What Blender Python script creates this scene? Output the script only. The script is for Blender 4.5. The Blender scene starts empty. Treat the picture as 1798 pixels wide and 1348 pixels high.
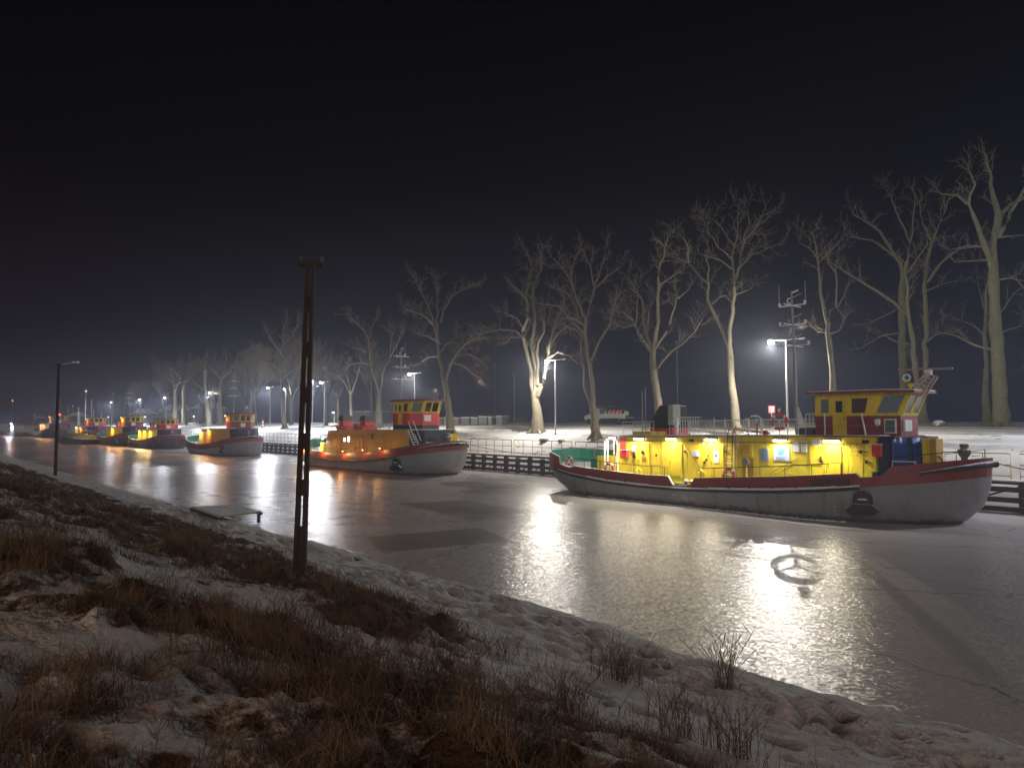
import bpy, math, random
import numpy as np
from mathutils import Vector, Matrix
R = math.radians
LP = 3200.0; HAZE = 0.0012; WARM = 1300.0
rnd = random.Random(7)
nrng = np.random.default_rng(11)
S = bpy.context.scene
COL = S.collection

# ---------------------------------------------------------------- camera
CAM_H = 5.0
YAW = R(140.064)
PITCH = R(2.9966)
FPX = 1299.0
cam_d = bpy.data.cameras.new('camera')
cam_d.sensor_width = 36.0
cam_d.lens = 36.0 * FPX / 1798.0
cam_d.clip_start = 0.1
cam_d.clip_end = 3000
cam = bpy.data.objects.new('camera', cam_d)
cam.location = (0, 0, CAM_H)
cam.rotation_euler = (R(90) + PITCH, 0, YAW - R(90))
COL.objects.link(cam)
S.camera = cam

# ---------------------------------------------------------------- world (night sky)
W = bpy.data.worlds.new('World')
S.world = W
W.use_nodes = True
wn, wl = W.node_tree.nodes, W.node_tree.links
bg = wn['Background']
geo = wn.new('ShaderNodeTexCoord')
sep = wn.new('ShaderNodeSeparateXYZ')
wl.new(geo.outputs['Generated'], sep.inputs[0])
ramp = wn.new('ShaderNodeValToRGB')
cr = ramp.color_ramp
cr.elements[0].position = 0.0;  cr.elements[0].color = (0.0150, 0.0155, 0.0330, 1)
cr.elements[1].position = 0.55; cr.elements[1].color = (0.0012, 0.0010, 0.0019, 1)
e = cr.elements.new(0.12); e.color = (0.0060, 0.0060, 0.0125, 1)
e = cr.elements.new(0.30); e.color = (0.0016, 0.0014, 0.0029, 1)
wl.new(sep.outputs['Z'], ramp.inputs[0])
warm = wn.new('ShaderNodeMapRange')       # town glow low down in the west (-X)
warm.inputs['From Min'].default_value = 0.75; warm.inputs['From Max'].default_value = 1.0
neg = wn.new('ShaderNodeMath'); neg.operation = 'MULTIPLY'; neg.inputs[1].default_value = -1
wl.new(sep.outputs['X'], neg.inputs[0]); wl.new(neg.outputs[0], warm.inputs['Value'])
wmix = wn.new('ShaderNodeMix'); wmix.data_type = 'RGBA'; wmix.blend_type = 'MIX'
wl.new(warm.outputs[0], wmix.inputs['Factor'])
wl.new(ramp.outputs[0], wmix.inputs['A'])
wmul = wn.new('ShaderNodeMix'); wmul.data_type = 'RGBA'; wmul.blend_type = 'MULTIPLY'
wmul.inputs['Factor'].default_value = 1
wl.new(ramp.outputs[0], wmul.inputs['A']); wmul.inputs['B'].default_value = (1.5, 0.95, 0.75, 1)
wl.new(wmul.outputs['Result'], wmix.inputs['B'])
wl.new(wmix.outputs['Result'], bg.inputs['Color'])
bg.inputs['Strength'].default_value = 0.48

# faint sky glow from the town behind the photographer (the one sun lamp, very weak and very soft)
sl = bpy.data.lights.new('sky_glow', 'SUN'); sl.energy = 0.29; sl.angle = R(25); sl.color = (1.0, 0.93, 0.86)
so_ = bpy.data.objects.new('sky_glow', sl); COL.objects.link(so_)
so_.rotation_euler = (R(70), 0, R(32))

S.view_settings.view_transform = 'Standard'
S.view_settings.look = 'None'
S.view_settings.exposure = 0.9
S.view_settings.gamma = 1.0
S.cycles.use_denoising = True
S.cycles.max_bounces = 6
S.cycles.diffuse_bounces = 2
S.cycles.glossy_bounces = 3
S.cycles.transmission_bounces = 4
S.cycles.volume_bounces = 0
S.cycles.transparent_max_bounces = 8
S.cycles.sample_clamp_indirect = 4.0
S.cycles.sample_clamp_direct = 0.0
S.cycles.volume_max_steps = 64
S.cycles.use_light_tree = True

# ---------------------------------------------------------------- projection helpers (measured from the photograph)
_f = Vector((math.cos(YAW), math.sin(YAW), 0))
_d = _f * math.cos(PITCH) + Vector((0, 0, math.sin(PITCH)))
_r = Vector((math.sin(YAW), -math.cos(YAW), 0))
_u = _r.cross(_d)
def ray(x, y):
    return _d * FPX + _r * (x - 899) - _u * (y - 674)
def onY(x, y, Y):
    v = ray(x, y); t = Y / v.y
    return Vector((t * v.x, Y, CAM_H + t * v.z))
def onZ(x, y, z=0.0):
    v = ray(x, y); t = (z - CAM_H) / v.z
    return Vector((t * v.x, t * v.y, z))

# ---------------------------------------------------------------- materials
MATS = {}
def node_mat(name):
    m = bpy.data.materials.new(name); m.use_nodes = True
    return m, m.node_tree.nodes, m.node_tree.links, m.node_tree.nodes['Principled BSDF']
def pm(name, col, rough=0.6, metal=0.0, var=0.18, scale=3.0, bump=0.0, bscale=30.0, emit=None, estr=0.0,
       dirt=None, dirt_amt=0.35, dscale=1.2, snow=0.0, coords='Object', spec=0.5, coat=0.0, streak=(1, 1, .45)):
    """painted / worn surface: colour varied by noise, patches of dirt or rust with a shape of their own"""
    if name in MATS: return MATS[name]
    m, n, l, b = node_mat(name)
    tc = n.new('ShaderNodeTexCoord')
    no = n.new('ShaderNodeTexNoise'); no.inputs['Scale'].default_value = scale; no.inputs['Detail'].default_value = 6
    l.new(tc.outputs[coords], no.inputs['Vector'])
    mx = n.new('ShaderNodeMix'); mx.data_type = 'RGBA'
    mx.inputs['A'].default_value = (*[c * (1 - var) for c in col], 1)
    mx.inputs['B'].default_value = (*[min(1, c * (1 + var)) for c in col], 1)
    l.new(no.outputs['Fac'], mx.inputs['Factor'])
    out = mx.outputs['Result']
    if dirt is not None:
        n2 = n.new('ShaderNodeTexNoise'); n2.inputs['Scale'].default_value = dscale; n2.inputs['Detail'].default_value = 8
        n2.inputs['Roughness'].default_value = 0.7
        mp = n.new('ShaderNodeMapping'); mp.inputs['Scale'].default_value = streak
        l.new(tc.outputs[coords], mp.inputs[0]); l.new(mp.outputs[0], n2.inputs['Vector'])
        r2 = n.new('ShaderNodeMapRange'); r2.inputs['From Min'].default_value = 0.52; r2.inputs['From Max'].default_value = 0.72
        r2.inputs['To Max'].default_value = dirt_amt
        l.new(n2.outputs['Fac'], r2.inputs['Value'])
        m2 = n.new('ShaderNodeMix'); m2.data_type = 'RGBA'; m2.inputs['B'].default_value = (*dirt, 1)
        l.new(r2.outputs[0], m2.inputs['Factor']); l.new(out, m2.inputs['A'])
        out = m2.outputs['Result']
    if snow > 0:
        ge = n.new('ShaderNodeNewGeometry'); sx = n.new('ShaderNodeSeparateXYZ'); l.new(ge.outputs['Normal'], sx.inputs[0])
        n3 = n.new('ShaderNodeTexNoise'); n3.inputs['Scale'].default_value = 5; l.new(tc.outputs[coords], n3.inputs['Vector'])
        ad = n.new('ShaderNodeMath'); ad.operation = 'ADD'; l.new(sx.outputs['Z'], ad.inputs[0])
        ml = n.new('ShaderNodeMath'); ml.operation = 'MULTIPLY_ADD'; ml.inputs[1].default_value = 0.8; ml.inputs[2].default_value = -0.4
        l.new(n3.outputs['Fac'], ml.inputs[0]); l.new(ml.outputs[0], ad.inputs[1])
        r3 = n.new('ShaderNodeMapRange'); r3.inputs['From Min'].default_value = 1.0 - snow; r3.inputs['From Max'].default_value = 1.1 - snow
        l.new(ad.outputs[0], r3.inputs['Value'])
        m3 = n.new('ShaderNodeMix'); m3.data_type = 'RGBA'; m3.inputs['B'].default_value = (0.78, 0.8, 0.84, 1)
        l.new(r3.outputs[0], m3.inputs['Factor']); l.new(out, m3.inputs['A'])
        out = m3.outputs['Result']
    l.new(out, b.inputs['Base Color'])
    b.inputs['Roughness'].default_value = rough
    b.inputs['Metallic'].default_value = metal
    b.inputs['Specular IOR Level'].default_value = spec
    b.inputs['Coat Weight'].default_value = coat
    if bump > 0:
        nb = n.new('ShaderNodeTexNoise'); nb.inputs['Scale'].default_value = bscale; nb.inputs['Detail'].default_value = 5
        l.new(tc.outputs[coords], nb.inputs['Vector'])
        bu = n.new('ShaderNodeBump'); bu.inputs['Strength'].default_value = 1.0; bu.inputs['Distance'].default_value = bump
        l.new(nb.outputs['Fac'], bu.inputs['Height']); l.new(bu.outputs[0], b.inputs['Normal'])
    if emit is not None:
        b.inputs['Emission Color'].default_value = (*emit, 1)
        b.inputs['Emission Strength'].default_value = estr
    MATS[name] = m
    return m

RUST = (0.10, 0.035, 0.015)
M = dict(
    hull=pm('hull_grey_paint', (0.225, 0.22, 0.235), 0.42, var=.12, scale=.8, dirt=(0.12, 0.075, 0.055), dirt_amt=0.75, dscale=1.0, bump=0.05, bscale=.9, streak=(2.2, 1, .35)),
    hullboot=pm('hull_boot_red', (0.16, 0.03, 0.025), 0.5, dirt=(0.04, 0.02, 0.02), dirt_amt=0.6),
    hulldark=pm('hull_dark_paint', (0.05, 0.035, 0.035), 0.5, dirt=RUST, dirt_amt=0.5),
    red=pm('bulwark_red_paint', (0.215, 0.036, 0.033), 0.45, dirt=(0.10, 0.035, 0.02), dirt_amt=0.7, dscale=1.3, bump=0.03, bscale=1.2, streak=(1.8, 1, .4)),
    redb=pm('bright_red_paint', (0.60, 0.04, 0.04), 0.4, dirt=RUST, dirt_amt=0.3),
    green=pm('deck_green_paint', (0.0, 0.23, 0.14), 0.45, dirt=(0.05, 0.09, 0.06), dirt_amt=0.5),
    yellow=pm('house_yellow_paint', (0.78, 0.58, 0.035), 0.38, var=0.10, dirt=(0.26, 0.12, 0.02), dirt_amt=0.7, dscale=1.4, bump=0.03, bscale=1.3, streak=(2.0, 1, .35)),
    yellowd=pm('door_yellow_paint', (0.74, 0.53, 0.03), 0.4, var=0.10, dirt=(0.25, 0.13, 0.02), dirt_amt=0.5),
    ochre=pm('ochre_paint', (0.48, 0.27, 0.025), 0.5, dirt=(0.16, 0.06, 0.02), dirt_amt=0.6, dscale=1.0),
    navy=pm('navy_paint', (0.012, 0.018, 0.06), 0.45),
    tarp=pm('blue_tarpaulin', (0.05, 0.08, 0.32), 0.5, var=0.3, bump=0.02, bscale=6),
    white=pm('white_paint', (0.72, 0.72, 0.70), 0.45, dirt=(0.35, 0.25, 0.18), dirt_amt=0.4),
    black=pm('black_paint', (0.02, 0.019, 0.02), 0.45),
    rubber=pm('black_rubber', (0.03, 0.027, 0.026), 0.7, snow=0.42),
    grey=pm('grey_metal', (0.25, 0.25, 0.26), 0.5, snow=0.35),
    galv=pm('galvanised_steel', (0.78, 0.79, 0.80), 0.5, metal=0.0),
    snow=pm('snow', (0.74, 0.76, 0.80), 0.75, var=0.06, bump=0.03, bscale=4, coords='Object'),
    wood=pm('dark_wet_timber', (0.055, 0.045, 0.055), 0.6, var=0.4, snow=0.28, bump=0.01, bscale=12),
    plank=pm('snowy_planks', (0.30, 0.24, 0.20), 0.7, snow=0.75, bump=0.01),
    conc=pm('weathered_concrete', (0.045, 0.030, 0.025), 0.85, var=0.3, bump=0.01, bscale=20),
    concl=pm('pale_concrete', (0.27, 0.27, 0.28), 0.85, snow=0.5),
    rope=pm('rope', (0.30, 0.26, 0.2), 0.9),
    plaque=pm('grey_sign_board', (0.45, 0.50, 0.62), 0.5, var=0.05),
    paper=pm('white_notice', (0.75, 0.76, 0.80), 0.5, var=0.05),
    blue=pm('blue_emblem', (0.02, 0.22, 0.65), 0.5, var=0.05),
    txt=pm('faded_lettering', (0.30, 0.19, 0.01), 0.6, var=0.05),
    dkred=pm('dark_name_letters', (0.05, 0.028, 0.03), 0.55),
    chalk=pm('draught_mark_paint', (0.42, 0.40, 0.38), 0.7),
    ringr=pm('lifebuoy_red', (0.60, 0.06, 0.03), 0.5, var=0.05),
    plaster=pm('plaster_wall', (0.32, 0.28, 0.22), 0.9),
    plaster2=pm('grey_plaster_wall', (0.22, 0.21, 0.22), 0.9),
    brick=pm('brick_wall', (0.20, 0.10, 0.08), 0.9),
    truck=pm('pale_truck_paint', (0.40, 0.42, 0.38), 0.5, snow=0.4),
)
def plate_seams(m, sx, sz, waterline=False):
    n, l = m.node_tree.nodes, m.node_tree.links
    b = n['Principled BSDF']
    tc = n.new('ShaderNodeTexCoord'); mp = n.new('ShaderNodeMapping'); mp.inputs['Rotation'].default_value = (R(90), 0, 0)
    l.new(tc.outputs['Object'], mp.inputs[0])
    bk = n.new('ShaderNodeTexBrick'); bk.inputs['Scale'].default_value = 1.0; bk.inputs['Brick Width'].default_value = sx; bk.inputs['Row Height'].default_value = sz
    bk.inputs['Mortar Size'].default_value = 0.018; bk.inputs['Mortar Smooth'].default_value = 0.6
    l.new(mp.outputs[0], bk.inputs['Vector'])
    src = b.inputs['Base Color'].links[0].from_socket
    mx = n.new('ShaderNodeMix'); mx.data_type = 'RGBA'; mx.blend_type = 'MULTIPLY'; mx.inputs['B'].default_value = (.80, .76, .72, 1)
    l.new(src, mx.inputs['A']); l.new(bk.outputs['Fac'], mx.inputs['Factor'])
    out = mx.outputs['Result']
    if waterline:
        sp = n.new('ShaderNodeSeparateXYZ'); l.new(tc.outputs['Object'], sp.inputs[0])
        no = n.new('ShaderNodeTexNoise'); no.inputs['Scale'].default_value = 2.2; no.inputs['Detail'].default_value = 7; l.new(tc.outputs['Object'], no.inputs['Vector'])
        ma = n.new('ShaderNodeMath'); ma.operation = 'MULTIPLY_ADD'; ma.inputs[1].default_value = -.55; l.new(no.outputs['Fac'], ma.inputs[0]); l.new(sp.outputs['Z'], ma.inputs[2])
        mr = n.new('ShaderNodeMapRange'); mr.inputs['From Min'].default_value = -.12; mr.inputs['From Max'].default_value = .05; mr.inputs['To Min'].default_value = .75; mr.inputs['To Max'].default_value = 0
        l.new(ma.outputs[0], mr.inputs['Value'])
        m2 = n.new('ShaderNodeMix'); m2.data_type = 'RGBA'; m2.inputs['B'].default_value = (.045, .038, .034, 1)
        l.new(mr.outputs[0], m2.inputs['Factor']); l.new(out, m2.inputs['A']); out = m2.outputs['Result']
    l.new(out, b.inputs['Base Color'])
    old = b.inputs['Normal'].links[0].from_socket if b.inputs['Normal'].links else None
    bu = n.new('ShaderNodeBump'); bu.inputs['Distance'].default_value = .012; bu.inputs['Strength'].default_value = .5; bu.invert = True
    l.new(bk.outputs['Fac'], bu.inputs['Height'])
    if old: l.new(old, bu.inputs['Normal'])
    l.new(bu.outputs[0], b.inputs['Normal'])
plate_seams(M['hull'], 3.1, .9, True); plate_seams(M['hulldark'], 3.1, .9); plate_seams(M['red'], 2.6, 5.0); plate_seams(M['ochre'], 1.25, 1.4)
def glass(name, col=(0.02, 0.025, 0.03), rough=0.08, emit=None, estr=0):
    return pm(name, col, rough, var=0.3, scale=1.2, emit=emit, estr=estr, spec=0.8)
M['glass'] = glass('window_glass')
M['glasscurt'] = glass('curtained_glass', (0.10, 0.055, 0.05), 0.15)
M['glasspale'] = glass('pale_glass', (0.13, 0.17, 0.20), 0.12)
M['tube'] = pm('lamp_tube_white', (0.9, 0.9, 0.9), 0.4, emit=(1.0, 0.95, 0.82), estr=14)
M['tubeo'] = pm('lamp_tube_orange', (0.9, 0.6, 0.3), 0.4, emit=(1.0, 0.48, 0.16), estr=10)
M['head'] = pm('street_lamp_lens', (0.9, 0.9, 0.9), 0.4, emit=(1.0, 0.82, 0.52), estr=5.0)
M['headc'] = pm('street_lamp_lens_cool', (0.9, 0.9, 0.9), 0.4, emit=(0.90, 0.95, 1.0), estr=2.0)
M['heado'] = pm('sodium_lamp_lens', (0.9, 0.6, 0.3), 0.4, emit=(1.0, 0.30, 0.07), estr=22)
M['heads'] = pm('small_lamp_lens', (0.5, 0.5, 0.5), 0.4, emit=(0.90, 0.95, 1.0), estr=0.5)
M['litwin'] = pm('lit_window', (0.8, 0.8, 0.8), 0.4, emit=(1.0, 0.97, 0.9), estr=2.2)
M['redlamp'] = pm('red_lamp_lens', (0.8, 0.1, 0.1), 0.4, emit=(1.0, 0.04, 0.05), estr=5)

# ---------------------------------------------------------------- mesh builder
class MB:
    def __init__(s): s.v = []; s.f = []; s.m = []
    def add(s, vs, fs, mi=0):
        o = len(s.v); s.v.extend([tuple(p) for p in vs]); s.f.extend([tuple(i + o for i in f) for f in fs]); s.m.extend([mi] * len(fs)); return s
    def box(s, x0, x1, y0, y1, z0, z1, mi=0):
        v = [(x0, y0, z0), (x1, y0, z0), (x1, y1, z0), (x0, y1, z0), (x0, y0, z1), (x1, y0, z1), (x1, y1, z1), (x0, y1, z1)]
        return s.add(v, [(0, 3, 2, 1), (4, 5, 6, 7), (0, 1, 5, 4), (1, 2, 6, 5), (2, 3, 7, 6), (3, 0, 4, 7)], mi)
    def prism(s, poly0, poly1, mi=0):
        """two rings of equal length joined with caps"""
        n = len(poly0)
        f = [tuple(range(n))[::-1], tuple(range(n, 2 * n))] + [(i, (i + 1) % n, n + (i + 1) % n, n + i) for i in range(n)]
        return s.add(list(poly0) + list(poly1), f, mi)
    def exy(s, pts, z0, z1, mi=0):
        return s.prism([(x, y, z0) for x, y in pts], [(x, y, z1) for x, y in pts], mi)
    def exz(s, pts, y0, y1, mi=0):
        return s.prism([(x, y0, z) for x, z in pts], [(x, y1, z) for x, z in pts], mi)
    def tube(s, pts, rad, n=6, mi=0, closed=False, caps=True):
        P = [Vector(p) for p in pts]; k = len(P)
        if not hasattr(rad, '__len__'): rad = [rad] * k
        vs = []; up = Vector((0, 0, 1))
        for i in range(k):
            if closed: t = P[(i + 1) % k] - P[i - 1]
            else: t = P[min(i + 1, k - 1)] - P[max(i - 1, 0)]
            if t.length < 1e-9: t = Vector((0, 0, 1))
            t.normalize()
            a = up if abs(t.z) < 0.92 else Vector((1, 0, 0))
            b = t.cross(a).normalized(); c = b.cross(t)
            for j in range(n):
                an = 2 * math.pi * j / n
                vs.append(P[i] + (b * math.cos(an) + c * math.sin(an)) * rad[i])
        fs = []
        for i in range(k if closed else k - 1):
            i2 = (i + 1) % k
            for j in range(n):
                fs.append((i * n + j, i * n + (j + 1) % n, i2 * n + (j + 1) % n, i2 * n + j))
        if caps and not closed:
            fs.append(tuple(range(n))[::-1]); fs.append(tuple((k - 1) * n + j for j in range(n)))
        return s.add(vs, fs, mi)
    def lathe(s, prof, c=(0, 0, 0), n=16, mi=0):
        k = len(prof); vs = []
        for r, z in prof:
            for j in range(n):
                a = 2 * math.pi * j / n
                vs.append((c[0] + r * math.cos(a), c[1] + r * math.sin(a), c[2] + z))
        fs = [(i * n + j, i * n + (j + 1) % n, (i + 1) * n + (j + 1) % n, (i + 1) * n + j) for i in range(k - 1) for j in range(n)]
        fs += [tuple(range(n))[::-1], tuple((k - 1) * n + j for j in range(n))]
        return s.add(vs, fs, mi)
    def torus(s, c, R_, r, axis='y', n=24, k=8, mi=0):
        pts = []
        for i in range(n):
            a = 2 * math.pi * i / n
            q = {'y': (R_ * math.cos(a), 0, R_ * math.sin(a)), 'x': (0, R_ * math.cos(a), R_ * math.sin(a)), 'z': (R_ * math.cos(a), R_ * math.sin(a), 0)}[axis]
            pts.append((c[0] + q[0], c[1] + q[1], c[2] + q[2]))
        return s.tube(pts, r, k, mi, closed=True)
    def grid(s, rows, mi=0, flip=False):
        a, b = len(rows), len(rows[0])
        vs = [p for r in rows for p in r]
        fs = []
        for i in range(a - 1):
            for j in range(b - 1):
                q = (i * b + j, i * b + j + 1, (i + 1) * b + j + 1, (i + 1) * b + j)
                fs.append(q[::-1] if flip else q)
        return s.add(vs, fs, mi)
    def build(s, name, mats, parent=None, smooth=False, loc=(0, 0, 0), bevel=0.0):
        me = bpy.data.meshes.new(name); me.from_pydata(s.v, [], s.f); me.update()
        if not isinstance(mats, (list, tuple)): mats = [mats] if mats else []
        for m in mats: me.materials.append(m)
        if len(mats) > 1: me.polygons.foreach_set('material_index', s.m)
        if smooth:
            me.polygons.foreach_set('use_smooth', [True] * len(s.f))
            me.set_sharp_from_angle(angle=R(38))
        o = bpy.data.objects.new(name, me); COL.objects.link(o)
        o.location = loc
        if bevel > 0:
            bv = o.modifiers.new('bevel', 'BEVEL'); bv.width = bevel; bv.segments = 2; bv.limit_method = 'ANGLE'
        if parent is not None: o.parent = parent
        return o

def tag(o, label=None, cat=None, group=None, kind=None):
    if label: o['label'] = label
    if cat: o['category'] = cat
    if group: o['group'] = group
    if kind: o['kind'] = kind
    return o
def empty(name, loc=(0, 0, 0), rz=0.0, label=None, cat=None, group=None):
    o = bpy.data.objects.new(name, None); COL.objects.link(o); o.location = loc; o.rotation_euler = (0, 0, rz)
    o.empty_display_size = 0.2
    return tag(o, label, cat, group)
def copy_tree(o, parent=None):
    c = o.copy(); COL.objects.link(c); c.parent = parent
    for ch in list(o.children): copy_tree(ch, c)
    return c
def rail(mb, pts, h, r=0.022, rails=(1.0,), step=1.2, posts=True, mi=0):
    """handrail following pts (3D, feet); rails = fractions of the height"""
    P = [Vector(p) for p in pts]
    for fr in rails:
        mb.tube([p + Vector((0, 0, h * fr)) for p in P], r, 6, mi)
    if posts:
        for a, b in zip(P[:-1], P[1:]):
            n = max(1, round((b - a).length / step))
            for i in range(n + 1):
                q = a.lerp(b, i / n)
                mb.tube([q, q + Vector((0, 0, h))], r * 0.9, 5, mi)
def text_obj(body, size, loc, rot, mat, parent, name='lettering', align='LEFT'):
    cu = bpy.data.curves.new(name, 'FONT'); cu.body = body; cu.size = size; cu.extrude = 0.003; cu.align_x = align
    tmp = bpy.data.objects.new('tmp_text', cu); COL.objects.link(tmp)
    bpy.context.view_layer.update()
    me = bpy.data.meshes.new_from_object(tmp)
    bpy.data.objects.remove(tmp)
    o = bpy.data.objects.new(name, me); COL.objects.link(o)
    me.materials.clear(); me.materials.append(mat)
    o.location = loc; o.rotation_euler = rot
    if parent is not None: o.parent = parent
    return o
def plight(name, loc, power, col=(1, 1, 1), rad=0.1, parent=None, spot=None, rot=None):
    d = bpy.data.lights.new(name, 'SPOT' if spot else 'POINT'); d.energy = power; d.color = col; d.shadow_soft_size = rad
    if spot: d.spot_size = R(spot); d.spot_blend = 0.35
    o = bpy.data.objects.new(name, d); COL.objects.link(o); o.location = loc
    if rot: o.rotation_euler = rot
    if parent is not None: o.parent = parent
    return o
def alight(name, loc, power, col, sx, sy, rot, parent=None):
    d = bpy.data.lights.new(name, 'AREA'); d.energy = power; d.color = col; d.shape = 'RECTANGLE'; d.size = sx; d.size_y = sy
    o = bpy.data.objects.new(name, d); COL.objects.link(o); o.location = loc; o.rotation_euler = rot
    if parent is not None: o.parent = parent
    return o

# ---------------------------------------------------------------- numpy value noise
_perm = np.random.default_rng(5).random((256, 256)).astype(np.float32)
def vnoise(x, y):
    xi = np.floor(x).astype(int); yi = np.floor(y).astype(int); fx = x - xi; fy = y - yi
    fx = fx * fx * (3 - 2 * fx); fy = fy * fy * (3 - 2 * fy)
    a = _perm[xi % 256, yi % 256]; b = _perm[(xi + 1) % 256, yi % 256]; c = _perm[xi % 256, (yi + 1) % 256]; d = _perm[(xi + 1) % 256, (yi + 1) % 256]
    return (a * (1 - fx) + b * fx) * (1 - fy) + (c * (1 - fx) + d * fx) * fy
def fbm(x, y, o=4, g=0.5):
    s = 0; a = 1; t = 0
    for i in range(o):
        s = s + a * vnoise(x * 2 ** i + 17.3 * i, y * 2 ** i + 5.1 * i); t += a; a *= g
    return s / t
def grid_obj(name, X, Y, Z, mat, attrs=None, smooth=True):
    a, b = X.shape
    co = np.stack([X, Y, Z], -1).reshape(-1, 3).astype(np.float32)
    idx = np.arange(a * b).reshape(a, b)
    q = np.stack([idx[:-1, :-1], idx[1:, :-1], idx[1:, 1:], idx[:-1, 1:]], -1).reshape(-1, 4)
    me = bpy.data.meshes.new(name)
    me.vertices.add(len(co)); me.vertices.foreach_set('co', co.ravel())
    me.loops.add(q.size); me.loops.foreach_set('vertex_index', q.ravel().astype(np.int32))
    me.polygons.add(len(q)); me.polygons.foreach_set('loop_start', np.arange(0, q.size, 4, dtype=np.int32))
    me.polygons.foreach_set('use_smooth', np.ones(len(q), bool))
    me.update(calc_edges=True); me.validate()
    for k, v in (attrs or {}).items():
        at = me.attributes.new(k, 'FLOAT', 'POINT'); at.data.foreach_set('value', v.reshape(-1).astype(np.float32))
    me.materials.append(mat)
    o = bpy.data.objects.new(name, me); COL.objects.link(o)
    return o
# ================================================================ SETTING
def smooth(a, b, x):
    t = np.clip((x - a) / (b - a), 0, 1); return t * t * (3 - 2 * t)

ICE_PATCHES = [(-71, 35.5, 17, 6.5), (-47.5, 36.5, 4.5, 2.6), (-104, 37, 10, 5)]
ICE_SLABS = [(-26.8, 18.2, 2.0, 2.9, .25), (-36, 26, 3.5, 2.2, .2)]
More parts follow.
